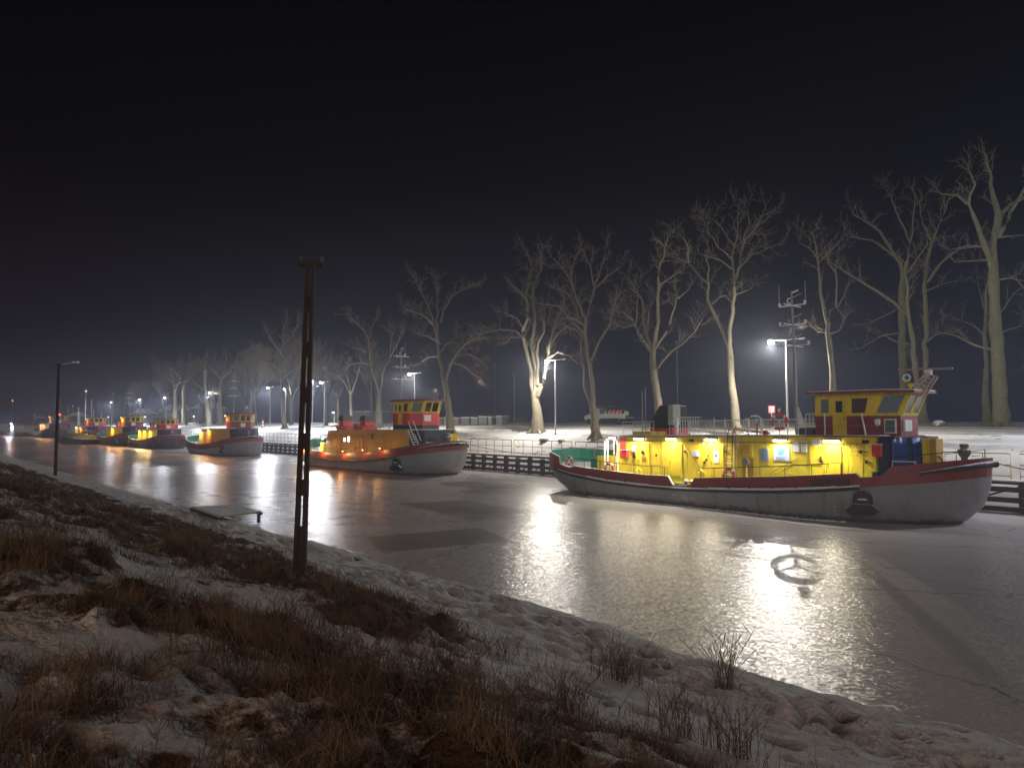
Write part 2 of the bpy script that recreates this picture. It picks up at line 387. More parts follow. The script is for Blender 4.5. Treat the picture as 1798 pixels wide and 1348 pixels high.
# ---- ice on the canal
def ice_mat():
    m, n, l, b = node_mat('canal_ice')
    tc = n.new('ShaderNodeTexCoord')
    def noise(sc, det=5, vec=None, ro=0.55, dist=0.0):
        q = n.new('ShaderNodeTexNoise'); q.inputs['Scale'].default_value = sc; q.inputs['Detail'].default_value = det
        q.inputs['Roughness'].default_value = ro; q.inputs['Distortion'].default_value = dist
        l.new(vec or tc.outputs['Object'], q.inputs['Vector']); return q.outputs['Fac']
    def mr(v, a, b_, c=0, d=1):
        q = n.new('ShaderNodeMapRange'); q.inputs['From Min'].default_value = a; q.inputs['From Max'].default_value = b_
        q.inputs['To Min'].default_value = c; q.inputs['To Max'].default_value = d; l.new(v, q.inputs['Value']); return q.outputs[0]
    def math_(op, a, b_):
        q = n.new('ShaderNodeMath'); q.operation = op
        for i, t in enumerate((a, b_)):
            if isinstance(t, (int, float)): q.inputs[i].default_value = t
            else: l.new(t, q.inputs[i])
        return q.outputs[0]
    mp = n.new('ShaderNodeMapping'); mp.inputs['Scale'].default_value = (0.5, 1.0, 1); mp.inputs['Rotation'].default_value = (0, 0, 0.25)
    l.new(tc.outputs['Object'], mp.inputs[0])
    sheets = mr(noise(0.075, 3, mp.outputs[0], 0.5, 0.4), 0.47, 0.50)        # frosted sheet / glassy sheet
    sx = n.new('ShaderNodeSeparateXYZ'); l.new(tc.outputs['Object'], sx.inputs[0])
    # frost is solid in the near, eastern reach; a dark, freshly frozen track lies to the west of it
    u = math_('ADD', sx.outputs['X'], math_('MULTIPLY', sx.outputs['Y'], 0.75))
    u = math_('ADD', u, math_('MULTIPLY', noise(0.25, 4), 9))
    east = mr(u, -10.0, -6.0)
    frost = math_('MAXIMUM', east, math_('MULTIPLY', sheets, 0.75))
    # patches that were broken open and have frozen over again: clear, dark, sharp edged
    ref = None
    for (cx, cy, rx, ry) in ICE_PATCHES:
        s_ = n.new('ShaderNodeVectorMath'); s_.operation = 'SUBTRACT'; s_.inputs[1].default_value = (cx, cy, 0); l.new(tc.outputs['Object'], s_.inputs[0])
        k_ = n.new('ShaderNodeVectorMath'); k_.operation = 'MULTIPLY'; k_.inputs[1].default_value = (1 / rx, 1 / ry, 0); l.new(s_.outputs[0], k_.inputs[0])
        le = n.new('ShaderNodeVectorMath'); le.operation = 'LENGTH'; l.new(k_.outputs[0], le.inputs[0])
        q_ = mr(math_('ADD', le.outputs['Value'], math_('MULTIPLY', noise(0.35, 2), 0.5)), 1.15, 1.27, 1, 0)
        ref = q_ if ref is None else math_('MAXIMUM', ref, q_)
    for (cx, cy, rx, ry, an) in ICE_SLABS:
        s_ = n.new('ShaderNodeVectorMath'); s_.operation = 'SUBTRACT'; s_.inputs[1].default_value = (cx, cy, 0); l.new(tc.outputs['Object'], s_.inputs[0])
        ro_ = n.new('ShaderNodeMapping'); ro_.inputs['Rotation'].default_value = (0, 0, an); ro_.inputs['Scale'].default_value = (1 / rx, 1 / ry, 0); l.new(s_.outputs[0], ro_.inputs[0])
        ab = n.new('ShaderNodeVectorMath'); ab.operation = 'ABSOLUTE'; l.new(ro_.outputs[0], ab.inputs[0])
        sp_ = n.new('ShaderNodeSeparateXYZ'); l.new(ab.outputs[0], sp_.inputs[0])
        q_ = mr(math_('ADD', math_('MAXIMUM', sp_.outputs['X'], sp_.outputs['Y']), math_('MULTIPLY', noise(0.8, 3), 0.12)), 1.03, 1.08, 1, 0)
        ref = math_('MAXIMUM', ref, q_)
    inv = math_('SUBTRACT', 1.0, ref)
    frost = math_('MULTIPLY', frost, inv)
    fine = noise(7, 6, None, 0.7)
    col = n.new('ShaderNodeMix'); col.data_type = 'RGBA'
    col.inputs['A'].default_value = (0.28, 0.258, 0.265, 1); col.inputs['B'].default_value = (0.56, 0.53, 0.545, 1)
    l.new(math_('MULTIPLY', frost, mr(fine, 0.3, 0.7, 0.65, 1.0)), col.inputs['Factor'])
    # dusting of snow, drifted in thin streaks
    mp2 = n.new('ShaderNodeMapping'); mp2.inputs['Scale'].default_value = (0.25, 1.2, 1); l.new(tc.outputs['Object'], mp2.inputs[0])
    du = mr(noise(0.9, 8, mp2.outputs[0], 0.65), 0.60, 0.74, 0, 0.65)
    c2 = n.new('ShaderNodeMix'); c2.data_type = 'RGBA'; c2.inputs['B'].default_value = (0.36, 0.36, 0.38, 1)
    l.new(du, c2.inputs['Factor']); l.new(col.outputs['Result'], c2.inputs['A'])
    # hairline cracks
    vo = n.new('ShaderNodeTexVoronoi'); vo.feature = 'DISTANCE_TO_EDGE'; vo.inputs['Scale'].default_value = 0.16
    wv = n.new('ShaderNodeVectorMath'); wv.operation = 'ADD'
    nn = n.new('ShaderNodeTexNoise'); nn.inputs['Scale'].default_value = 0.8; nn.inputs['Detail'].default_value = 5
    l.new(tc.outputs['Object'], nn.inputs['Vector'])
    l.new(mp.outputs[0], wv.inputs[0]); l.new(nn.outputs['Color'], wv.inputs[1]); l.new(wv.outputs[0], vo.inputs['Vector'])
    ck = mr(vo.outputs['Distance'], 0.002, 0.008, 1, 0)
    cr0 = n.new('ShaderNodeMix'); cr0.data_type = 'RGBA'; cr0.inputs['B'].default_value = (0.11, 0.095, 0.095, 1); l.new(math_('MULTIPLY', ref, .38), cr0.inputs['Factor']); l.new(c2.outputs['Result'], cr0.inputs['A'])
    c3 = n.new('ShaderNodeMix'); c3.data_type = 'RGBA'; c3.inputs['B'].default_value = (0.03, 0.028, 0.03, 1)
    l.new(math_('MULTIPLY', ck, 0.45), c3.inputs['Factor']); l.new(cr0.outputs['Result'], c3.inputs['A'])
    l.new(c3.outputs['Result'], b.inputs['Base Color'])
    l.new(math_('ADD', mr(frost, 0, 1, 0.30, 0.23), math_('MULTIPLY', noise(0.6, 4), 0.06)), b.inputs['Roughness'])
    b.inputs['IOR'].default_value = 1.45
    b.inputs['Specular IOR Level'].default_value = 0.42
    # bumps: frost grain (glitter) + slow undulation
    grain = math_('MULTIPLY', noise(9, 6, None, 0.75), mr(frost, 0, 1, 0.12, 1.0))
    bu = n.new('ShaderNodeBump'); bu.inputs['Distance'].default_value = 0.007; bu.inputs['Strength'].default_value = 1
    l.new(grain, bu.inputs['Height'])
    bu2 = n.new('ShaderNodeBump'); bu2.inputs['Distance'].default_value = 0.02; bu2.inputs['Strength'].default_value = 0.5
    l.new(noise(0.5, 3, mp2.outputs[0]), bu2.inputs['Height']); l.new(bu.outputs[0], bu2.inputs['Normal'])
    # frost crystals: facets a few centimetres wide, each tilted its own way, glitter under the lamps
    vc = n.new('ShaderNodeTexVoronoi'); vc.inputs['Scale'].default_value = 16; l.new(tc.outputs['Object'], vc.inputs['Vector'])
    sb = n.new('ShaderNodeVectorMath'); sb.operation = 'SUBTRACT'; sb.inputs[1].default_value = (0.5, 0.5, 0.5); l.new(vc.outputs['Color'], sb.inputs[0])
    sc_ = n.new('ShaderNodeVectorMath'); sc_.operation = 'SCALE'; l.new(sb.outputs[0], sc_.inputs[0]); l.new(mr(frost, 0, 1, 0.03, 0.21), sc_.inputs['Scale'])
    a2 = n.new('ShaderNodeVectorMath'); a2.operation = 'ADD'; l.new(bu2.outputs[0], a2.inputs[0]); l.new(sc_.outputs[0], a2.inputs[1])
    nz = n.new('ShaderNodeVectorMath'); nz.operation = 'NORMALIZE'; l.new(a2.outputs[0], nz.inputs[0])
    l.new(nz.outputs[0], b.inputs['Normal'])
    return m
ice = MB().add([(-700, 11, 0), (60, 11, 0), (60, 49.5, 0), (-700, 49.5, 0)], [(0, 1, 2, 3)]).build('canal_ice', ice_mat())
tag(ice, 'frosted grey ice covering the canal', 'ice', kind='structure')

# ---- near bank
def near_profile(Y):
    return np.interp(Y, [-40, -6, 0, 2, 5, 8, 9.2, 11, 12.6, 13.2, 13.5, 14.3], [4.2, 3.6, 3.42, 3.0, 2.05, 1.05, 0.72, 0.42, 0.24, 0.15, 0.0, -0.6])
def grass_density(X, Y):
    g = fbm(X * 0.33 + 4.0, Y * 0.6 + 9.0, 3)
    g = np.clip((g - 0.475) * 5.0, 0, 1)
    west = smooth(-9, -24, X)
    g = np.maximum(g, west * np.clip((fbm(X * 0.25, Y * 0.8, 3) - 0.36) * 4, 0, 1))
    near = (1 - smooth(7, 11, np.hypot(X, Y))) * 0.30 + smooth(-1.0, -6.0, X) * 0.12
    g = np.maximum(g, near * np.clip((fbm(X * 0.8 + 2, Y * 0.9, 3) - 0.34) * 5, 0, 1) * smooth(7.5, 6.0, Y))
    return g * (1 - smooth(8.3 + 1.5 * west, 9.3 + 1.5 * west, Y + 0.9 * (vnoise(X * 0.6, X * 0.1) - 0.5)))
prints = []
for k in range(330):
    lane = rnd.choice([10.6, 11.5, 12.2])
    x = -2 - 46 * rnd.random() ** 1.3
    prints.append((x, lane + 0.9 * math.sin(x * 0.23 + lane) * 0.5 + rnd.gauss(0, 0.28), rnd.uniform(0.07, 0.18), rnd.uniform(0.7, 1.6)))
for k in range(160):
    x = -1 - 30 * rnd.random() ** 1.3
    prints.append((x, rnd.uniform(4, 10.5), rnd.uniform(0.07, 0.18), rnd.uniform(0.7, 1.8)))
def near_z(X, Y, full=True):
    Ys = Y + 0.5 * (vnoise(X * 0.22, X * 0 + 3.0) - 0.5) + 0.22 * (vnoise(X * 1.3, X * 0 + 8.0) - 0.5)
    Z = near_profile(Ys)
    g = grass_density(X, Y)
    slope = 1 - smooth(8.4, 9.8, Y)
    rough = slope * (0.25 + 0.75 * g)
    lump = fbm(X * 1.0, Y * 1.3, 4); spike = np.abs(fbm(X * 2.2 + 30, Y * 2.6, 3) - 0.5) * 2
    Z = Z + rough * (0.62 * (lump - 0.45) + 0.26 * (0.4 - spike))
    Z = Z + slope * 0.10 * (fbm(X * 2.5 + 60, Y * 2.5, 4) - 0.5)
    strip = smooth(8.6, 9.8, Y) * (1 - smooth(13.0, 13.5, Ys))
    Z = Z + strip * (0.22 * (fbm(X * 0.9 + 11, Y * 1.6, 4) - 0.5) + 0.12 * (fbm(X * 2.6 + 3, Y * 3.4, 3) - 0.5) + 0.04 * (fbm(X * 6, Y * 6, 2) - 0.5))
    if full:
        for (px, py, dp, sc) in prints:
            a = 0.17 * sc; b_ = 0.11 * sc
            xs = X[:, 0] if X.ndim == 2 else X
            i = np.where(np.abs(xs - px) < 0.9)[0]
            if not len(i): continue
            sl = slice(i[0], i[-1] + 1)
            d = ((X[sl] - px) / a) ** 2 + ((Y[sl] - py) / b_) ** 2
            Z[sl] += -dp * np.exp(-d ** 1.6) + 0.25 * dp * np.exp(-(np.sqrt(d) - 1.7) ** 2 * 3)
    return Z
xs = [9.0]
while xs[-1] > -420: xs.append(xs[-1] - (0.045 + 0.0062 * abs(xs[-1] + 1)))
ys = np.concatenate([np.linspace(-40, -3, 40), np.arange(-2.9, 14.3, 0.048)])
GX, GY = np.meshgrid(np.array(xs), ys, indexing='ij')
GZ = near_z(GX, GY)
def bank_mat():
    m, n, l, b = node_mat('snowy_grass_bank')
    tc = n.new('ShaderNodeTexCoord')
    at = n.new('ShaderNodeAttribute'); at.attribute_name = 'grass'
    n1 = n.new('ShaderNodeTexNoise'); n1.inputs['Scale'].default_value = 1.7; n1.inputs['Detail'].default_value = 9; n1.inputs['Roughness'].default_value = 0.72
    l.new(tc.outputs['Object'], n1.inputs['Vector'])
    ad = n.new('ShaderNodeMath'); ad.operation = 'MULTIPLY_ADD'; ad.inputs[1].default_value = 0.30
    l.new(at.outputs['Fac'], ad.inputs[0]); l.new(n1.outputs['Fac'], ad.inputs[2])
    mr = n.new('ShaderNodeMapRange'); mr.inputs['From Min'].default_value = 0.60; mr.inputs['From Max'].default_value = 0.70
    l.new(ad.outputs[0], mr.inputs['Value'])
    n2 = n.new('ShaderNodeTexNoise'); n2.inputs['Scale'].default_value = 14; n2.inputs['Detail'].default_value = 6
    l.new(tc.outputs['Object'], n2.inputs['Vector'])
    br = n.new('ShaderNodeMix'); br.data_type = 'RGBA'; br.inputs['A'].default_value = (0.035, 0.020, 0.012, 1); br.inputs['B'].default_value = (0.12, 0.075, 0.04, 1)
    l.new(n2.outputs['Fac'], br.inputs['Factor'])
    sn = n.new('ShaderNodeMix'); sn.data_type = 'RGBA'; sn.inputs['A'].default_value = (0.50, 0.49, 0.47, 1); sn.inputs['B'].default_value = (0.72, 0.73, 0.74, 1)
    l.new(n2.outputs['Fac'], sn.inputs['Factor'])
    mx = n.new('ShaderNodeMix'); mx.data_type = 'RGBA'
    l.new(mr.outputs[0], mx.inputs['Factor']); l.new(sn.outputs['Result'], mx.inputs['A']); l.new(br.outputs['Result'], mx.inputs['B'])
    a3 = n.new('ShaderNodeAttribute'); a3.attribute_name = 'trodden'
    n4 = n.new('ShaderNodeTexNoise'); n4.inputs['Scale'].default_value = 3.2; n4.inputs['Detail'].default_value = 10; n4.inputs['Roughness'].default_value = .8
    l.new(tc.outputs['Object'], n4.inputs['Vector'])
    s4 = n.new('ShaderNodeMapRange'); s4.inputs['From Min'].default_value = .60; s4.inputs['From Max'].default_value = .68; s4.inputs['To Max'].default_value = .75; l.new(n4.outputs['Fac'], s4.inputs['Value'])
    mm = n.new('ShaderNodeMath'); mm.operation = 'MULTIPLY'; mm.inputs[1].default_value = .8; l.new(a3.outputs['Fac'], mm.inputs[0])
    m4 = n.new('ShaderNodeMath'); m4.operation = 'MAXIMUM'; l.new(mm.outputs[0], m4.inputs[0]); l.new(s4.outputs[0], m4.inputs[1])
    m5 = n.new('ShaderNodeMix'); m5.data_type = 'RGBA'; m5.inputs['B'].default_value = (0.07, 0.045, 0.028, 1)
    l.new(m4.outputs[0], m5.inputs['Factor']); l.new(mx.outputs['Result'], m5.inputs['A'])
    l.new(m5.outputs['Result'], b.inputs['Base Color'])
    b.inputs['Roughness'].default_value = 0.8; b.inputs['Specular IOR Level'].default_value = 0.2
    bu = n.new('ShaderNodeBump'); bu.inputs['Distance'].default_value = 0.06; bu.inputs['Strength'].default_value = 1
    l.new(n2.outputs['Fac'], bu.inputs['Height']); l.new(bu.outputs[0], b.inputs['Normal'])
    return m
GG = grass_density(GX, GY)
TR = np.zeros_like(GX)
for (px, py, dp, sc) in prints:
    i = np.where(np.abs(GX[:, 0] - px) < 0.9)[0]
    if not len(i): continue
    sl = slice(i[0], i[-1] + 1)
    d = ((GX[sl] - px) / (0.15 * sc)) ** 2 + ((GY[sl] - py) / (0.10 * sc)) ** 2
    TR[sl] = np.maximum(TR[sl], np.exp(-d ** 1.4) * min(1.0, dp * 8))
nb = grid_obj('bank', GX, GY, GZ, bank_mat(), {'grass': GG, 'trodden': TR})
tag(nb, 'snowy bank with trodden footprints and dry grass', 'bank', kind='structure')

# ---- far ground: bank behind the quay, road, plateau to the horizon
def far_profile(Y):
    return np.interp(Y, [48.6, 49.5, 50.4, 51.3, 52.5, 56.5, 58.5, 66, 74, 420], [0.1, 1.2, 2.1, 2.9, 3.5, 4.15, 4.22, 4.72, 5.04, 5.05])
def far_z(X, Y):
    Z = far_profile(Y)
    a = smooth(49, 50.5, Y) * (1 - smooth(55.5, 57.5, Y))
    Z = Z + a * (0.55 * (fbm(X * 0.35, Y * 0.5, 4) - 0.5) + 0.12 * (fbm(X * 1.6, Y * 1.6, 3) - 0.5))
    b = smooth(58, 60, Y) * (1 - smooth(72, 90, Y) * 0.6)
    return Z + b * 0.10 * (fbm(X * 0.25 + 40, Y * 0.4, 4) - 0.5)
xs = [70.0]
while xs[-1] > -640: xs.append(xs[-1] - (0.30 + 0.006 * abs(xs[-1] + 30)))
ys = np.concatenate([np.arange(48.6, 60, 0.22), np.arange(60, 80, 0.6), np.linspace(82, 420, 30)])
FX, FY = np.meshgrid(np.array(xs), ys, indexing='ij')
def far_mat():
    m, n, l, b = node_mat('quay_snow')
    tc = n.new('ShaderNodeTexCoord')
    n1 = n.new('ShaderNodeTexNoise'); n1.inputs['Scale'].default_value = 0.8; n1.inputs['Detail'].default_value = 10; n1.inputs['Roughness'].default_value = 0.68
    mp = n.new('ShaderNodeMapping'); mp.inputs['Scale'].default_value = (0.6, 1.2, 1); l.new(tc.outputs['Object'], mp.inputs[0]); l.new(mp.outputs[0], n1.inputs['Vector'])
    mr = n.new('ShaderNodeMapRange'); mr.inputs['From Min'].default_value = 0.60; mr.inputs['From Max'].default_value = 0.65
    l.new(n1.outputs['Fac'], mr.inputs['Value'])
    n2 = n.new('ShaderNodeTexNoise'); n2.inputs['Scale'].default_value = 3; n2.inputs['Detail'].default_value = 8
    l.new(tc.outputs['Object'], n2.inputs['Vector'])
    sn = n.new('ShaderNodeMix'); sn.data_type = 'RGBA'; sn.inputs['A'].default_value = (0.60, 0.59, 0.57, 1); sn.inputs['B'].default_value = (0.82, 0.82, 0.83, 1)
    l.new(n2.outputs['Fac'], sn.inputs['Factor'])
    # the road: trodden, driven, greyer snow
    sx = n.new('ShaderNodeSeparateXYZ'); l.new(tc.outputs['Object'], sx.inputs[0])
    rd = n.new('ShaderNodeMapRange'); rd.inputs['From Min'].default_value = 57; rd.inputs['From Max'].default_value = 58.5; l.new(sx.outputs['Y'], rd.inputs['Value'])
    wv = n.new('ShaderNodeTexNoise'); wv.inputs['Scale'].default_value = 0.6; wv.inputs['Detail'].default_value = 6
    mpr = n.new('ShaderNodeMapping'); mpr.inputs['Scale'].default_value = (0.06, 1.6, 1); l.new(tc.outputs['Object'], mpr.inputs[0]); l.new(mpr.outputs[0], wv.inputs['Vector'])
    rr = n.new('ShaderNodeMapRange'); rr.inputs['From Min'].default_value = 0.35; rr.inputs['From Max'].default_value = 0.65; rr.inputs['To Min'].default_value = 0.25
    l.new(wv.outputs['Fac'], rr.inputs['Value'])
    rm = n.new('ShaderNodeMath'); rm.operation = 'MULTIPLY'; l.new(rd.outputs[0], rm.inputs[0]); l.new(rr.outputs[0], rm.inputs[1])
    rdm = n.new('ShaderNodeMix'); rdm.data_type = 'RGBA'; rdm.inputs['B'].default_value = (0.33, 0.31, 0.29, 1)
    l.new(rm.outputs[0], rdm.inputs['Factor']); l.new(sn.outputs['Result'], rdm.inputs['A'])
    mx = n.new('ShaderNodeMix'); mx.data_type = 'RGBA'; mx.inputs['B'].default_value = (0.05, 0.035, 0.03, 1)
    l.new(mr.outputs[0], mx.inputs['Factor']); l.new(rdm.outputs['Result'], mx.inputs['A'])
    l.new(mx.outputs['Result'], b.inputs['Base Color'])
    b.inputs['Roughness'].default_value = 0.85; b.inputs['Specular IOR Level'].default_value = 0.2
    bu = n.new('ShaderNodeBump'); bu.inputs['Distance'].default_value = 0.06; bu.inputs['Strength'].default_value = 1
    l.new(n1.outputs['Fac'], bu.inputs['Height']); l.new(bu.outputs[0], b.inputs['Normal'])
    return m
fg = grid_obj('ground', FX, FY, far_z(FX, FY), far_mat())
tag(fg, 'snow covered bank and road behind the quay', 'ground', kind='structure')
def gz(X, Y):
    return float(far_z(np.array([X], float), np.array([Y], float))[0])

# ---- dry grass on the near bank (stuff)
def blades(N, seed, hmin, hmax, rmin, rmax, thr=0.0, wmul=1.0, ymax=9.6, lean=0.35):
    g = np.random.default_rng(seed)
    r = np.exp(g.uniform(math.log(rmin), math.log(rmax), N * 3))
    th = YAW + g.uniform(-0.66, 0.66, N * 3)
    X = r * np.cos(th); Y = r * np.sin(th)
    d = grass_density(X, Y)
    clump = fbm(X * 1.7 + 9, Y * 1.9, 3)
    keep = (Y < ymax) & (Y > -2) & (g.random(N * 3) < np.clip(d - thr, 0, 1) * np.clip((clump - 0.44) * 7, 0.03, 1))
    X, Y, r = X[keep][:N], Y[keep][:N], r[keep][:N]
    n_ = len(X)
    Z = near_z(X, Y, False) - 0.04
    H = g.uniform(hmin, hmax, n_) * (0.6 + 0.7 * clump[keep][:N]) 
    a = g.uniform(0, 2 * math.pi, n_); wa = g.uniform(0, 2 * math.pi, n_)
    w = np.maximum(0.0035, 0.00042 * r) * wmul * g.uniform(0.6, 1.2, n_)
    ln = H * g.uniform(0.05, lean * 2, n_)
    bx, by = np.cos(a) * ln, np.sin(a) * ln
    wx, wy = np.cos(wa) * w, np.sin(wa) * w
    V = np.zeros((n_, 5, 3), np.float32)
    V[:, 0] = np.stack([X - wx, Y - wy, Z], -1); V[:, 1] = np.stack([X + wx, Y + wy, Z], -1)
    V[:, 2] = np.stack([X + bx * 0.35 - wx * 0.7, Y + by * 0.35 - wy * 0.7, Z + H * 0.6], -1)
    V[:, 3] = np.stack([X + bx * 0.35 + wx * 0.7, Y + by * 0.35 + wy * 0.7, Z + H * 0.6], -1)
    V[:, 4] = np.stack([X + bx, Y + by, Z + H * (1 - 0.25 * g.random(n_))], -1)
    base = (np.arange(n_) * 5)[:, None]
    quads = (base + np.array([[0, 1, 3, 2]])); tris = base + np.array([[2, 3, 4]])
    return V.reshape(-1, 3), quads, tris
def blade_obj(name, parts, mat):
    vs, li, ls = [], [], []
    off = 0; lo = 0
    for V, q, t in parts:
        vs.append(V)
        li.append((q + off).ravel()); ls.append(lo + np.arange(len(q)) * 4); lo += q.size
        li.append((t + off).ravel()); ls.append(lo + np.arange(len(t)) * 3); lo += t.size
        off += len(V)
    V = np.concatenate(vs); L_ = np.concatenate(li).astype(np.int32); LS = np.concatenate(ls).astype(np.int32)
    me = bpy.data.meshes.new(name)
    me.vertices.add(len(V)); me.vertices.foreach_set('co', V.ravel())
    me.loops.add(len(L_)); me.loops.foreach_set('vertex_index', L_)
    me.polygons.add(len(LS)); me.polygons.foreach_set('loop_start', LS)
    me.update(calc_edges=True); me.materials.append(mat)
    o = bpy.data.objects.new(name, me); COL.objects.link(o); return o
def grass_mat():
    m, n, l, b = node_mat('dry_grass')
    tc = n.new('ShaderNodeTexCoord'); no = n.new('ShaderNodeTexNoise'); no.inputs['Scale'].default_value = 2.2; no.inputs['Detail'].default_value = 6
    l.new(tc.outputs['Object'], no.inputs['Vector'])
    r = n.new('ShaderNodeValToRGB'); r.color_ramp.elements[0].position = 0.35; r.color_ramp.elements[0].color = (0.075, 0.045, 0.030, 1)
    r.color_ramp.elements[1].position = 0.66; r.color_ramp.elements[1].color = (0.27, 0.20, 0.13, 1)
    l.new(no.outputs['Fac'], r.inputs[0]); l.new(r.outputs[0], b.inputs['Base Color'])
    b.inputs['Roughness'].default_value = 0.8; b.inputs['Specular IOR Level'].default_value = 0.1
    return m
GM = grass_mat()
gr = blade_obj('dry_grass', [blades(120000, 3, 0.07, 0.25, 3.0, 26, lean=1.0), blades(70000, 4, 0.15, 0.4, 14, 110, lean=.9), blades(7000, 6, 0.3, 0.6, 3.5, 30, 0.25, 0.8)], GM)
tag(gr, 'dry brown grass sticking out of the snow on the near bank', 'grass', kind='stuff')
# tall dry weeds: branching stalks in clumps
wb = MB()
clumps = [(1275, 1215, .30, 60, 0.9), (1085, 1195, .75, 110, 0.75), (705, 1130, .9, 90, 0.6), (560, 1110, 1.0, 70, 0.6), (885, 1160, 1.0, 60, 0.5), (1290, 1330, .5, 70, 0.6),
          (620, 1240, .7, 80, 0.7), (860, 1300, .7, 90, 0.6), (760, 1200, .8, 70, 0.6),
          (470, 1190, 1.2, 80, 0.7), (1180, 1290, .6, 60, 0.7), (1000, 1250, .6, 60, 0.6)]
for cx, cy, spread, cnt, hh in clumps:
    # march the viewing ray to the bank to find the clump's foot
    v = ray(cx, cy); t = 0.001
    for _ in range(4000):
        p = Vector((0, 0, CAM_H)) + v * t
        if p.z < float(near_z(np.array([p.x]), np.array([p.y]), False)[0]): break
        t += 0.00006 if v.length * t < 8 else 0.00018
    fx, fy = p.x, p.y
    for k in range(cnt):
        x = fx + rnd.gauss(0, spread * 0.3); y = fy + rnd.gauss(0, spread * 0.3)
        z = float(near_z(np.array([x]), np.array([y]), False)[0]) - 0.03
        h = hh * rnd.uniform(0.45, 1.15); a = rnd.uniform(0, 6.28); le = h * rnd.uniform(0.02, 0.8)
        P = [Vector((x, y, z)), Vector((x + le * .3 * math.cos(a), y + le * .3 * math.sin(a), z + h * .5)), Vector((x + le * math.cos(a), y + le * math.sin(a), z + h))]
        wb.tube(P, [0.0045, 0.0035, 0.0015], 3)
        if rnd.random() < 0.7:
            for j in range(rnd.randint(2, 6)):
                s = rnd.uniform(.35, .95); q = P[0].lerp(P[1], s * 2) if s < .5 else P[1].lerp(P[2], s * 2 - 1)
                b_ = rnd.uniform(0, 6.28); l_ = h * rnd.uniform(.08, .25)
                wb.tube([q, q + Vector((l_ * math.cos(b_) * .7, l_ * math.sin(b_) * .7, l_ * .8))], [0.0025, 0.0012], 3)
wd = wb.build('dry_weeds', pm('dry_weed_stalks', (0.13, 0.08, 0.05), 0.9, var=0.4))
tag(wd, 'tall dry weed stalks rising from the near bank', 'weeds', kind='stuff')

# ================================================================ QUAY
def timber_wall(name, x0, x1, step, label, zs, cap=True, diag=True, pr=0.235):
    root = empty(name, ((x0 + x1) / 2, 48.1, 0), 0, label, 'quay wall')
    n_ = int(round((x1 - x0) / step)); cx = (x0 + x1) / 2
    for i in range(n_ + 1):
        x = x0 + i * step - cx
        MB().tube([(x, 0, -1.2), (x + rnd.uniform(-.03, .03), 0, 1.50 + rnd.uniform(0, .1))], pr * rnd.uniform(.9, 1.1), 10).build('pile', M['wood'], root, smooth=True)
    for z in zs:
        MB().box(x0 - cx - .3, x1 - cx + .3, -0.26, -0.12, z - .15, z + .15).build('waler', M['wood'], root, bevel=0.01)
    if diag:
        mb = MB()
        for i in range(n_):
            x = x0 + i * step - cx
            mb.tube([(x + .1, 0.42, 0.1), (x + step * .95, 0.42, 1.4)], 0.06, 6)
        mb.build('brace', M['wood'], root)
    if cap:
        MB().box(x0 - cx - .4, x1 - cx + .4, -0.3, 0.55, 1.56, 1.74).build('cap_beam', M['wood'], root, bevel=0.02)
        mb = MB(); mb.box(x0 - cx - .38, x1 - cx + .38, -0.24, 0.52, 1.743, 1.80).build('snow_cover', M['snow'], root, bevel=0.02)
    return root
timber_wall('timber_quay_wall', -196.4, -24.6, 1.84, 'long dark timber pile wall with snow showing through its gaps', (0.22, 0.72, 1.25))
timber_wall('timber_quay_wall', -21.5, 14.5, 4.0, 'timber fender wall beside the bow at the right edge with wide set posts', (0.18, 0.70, 1.28), diag=True, pr=0.15)
# far end of the quay: plain sheet wall
mb = MB()
for i in range(160):
    x = -197 - i * 1.2
    mb.box(x - 1.2, x - 0.6, 47.95, 48.2, -0.5, 1.6); mb.box(x - 0.6, x, 48.05, 48.3, -0.5, 1.6)
tag(mb.build('sheet_pile_wall', M['wood']), 'distant dark sheet pile wall beyond the timber quay', 'quay wall')
# walkway behind cap: handrails in panels
panel_x = [(3.5 - 8.8 * i) for i in range(24)]
for i, x in enumerate(panel_x):
    yel = x > -24
    nm = 'yellow_handrail' if yel else 'quay_handrail'
    mat = pm('yellow_rail_paint', (0.55, 0.36, 0.03), 0.5) if yel else M['black']
    root = empty(nm, (x, 48.55, 1.75))
    L_ = 8.35; h = 1.5
    mb = MB(); mb.tube([(0, 0, 0), (0, 0, h), (-L_, 0, h), (-L_, 0, 0)], 0.035, 6)
    mb.build('top_rail', mat, root)
    mb = MB()
    for f in (0.16, 0.58): mb.tube([(0, 0, h * f), (-L_, 0, h * f)], 0.022, 6)
    mb.build('lower_rail', M['black'], root)
    for k in range(1, 6): MB().tube([(-L_ * k / 6, 0, 0), (-L_ * k / 6, 0, h)], 0.024, 6).build('post', M['black'], root)
    if i == 0: lab = 'yellow topped handrail panel on the quay at the extreme right'
    elif i == 1: lab = 'yellow topped handrail panel on the quay just right of the near bow'
    elif i == 2: lab = 'yellow topped handrail panel on the quay behind the bow deck of the near boat'
    else: lab = 'black pipe handrail panel on the quay'
    tag(root, lab, 'handrail', 'quay handrail panels')

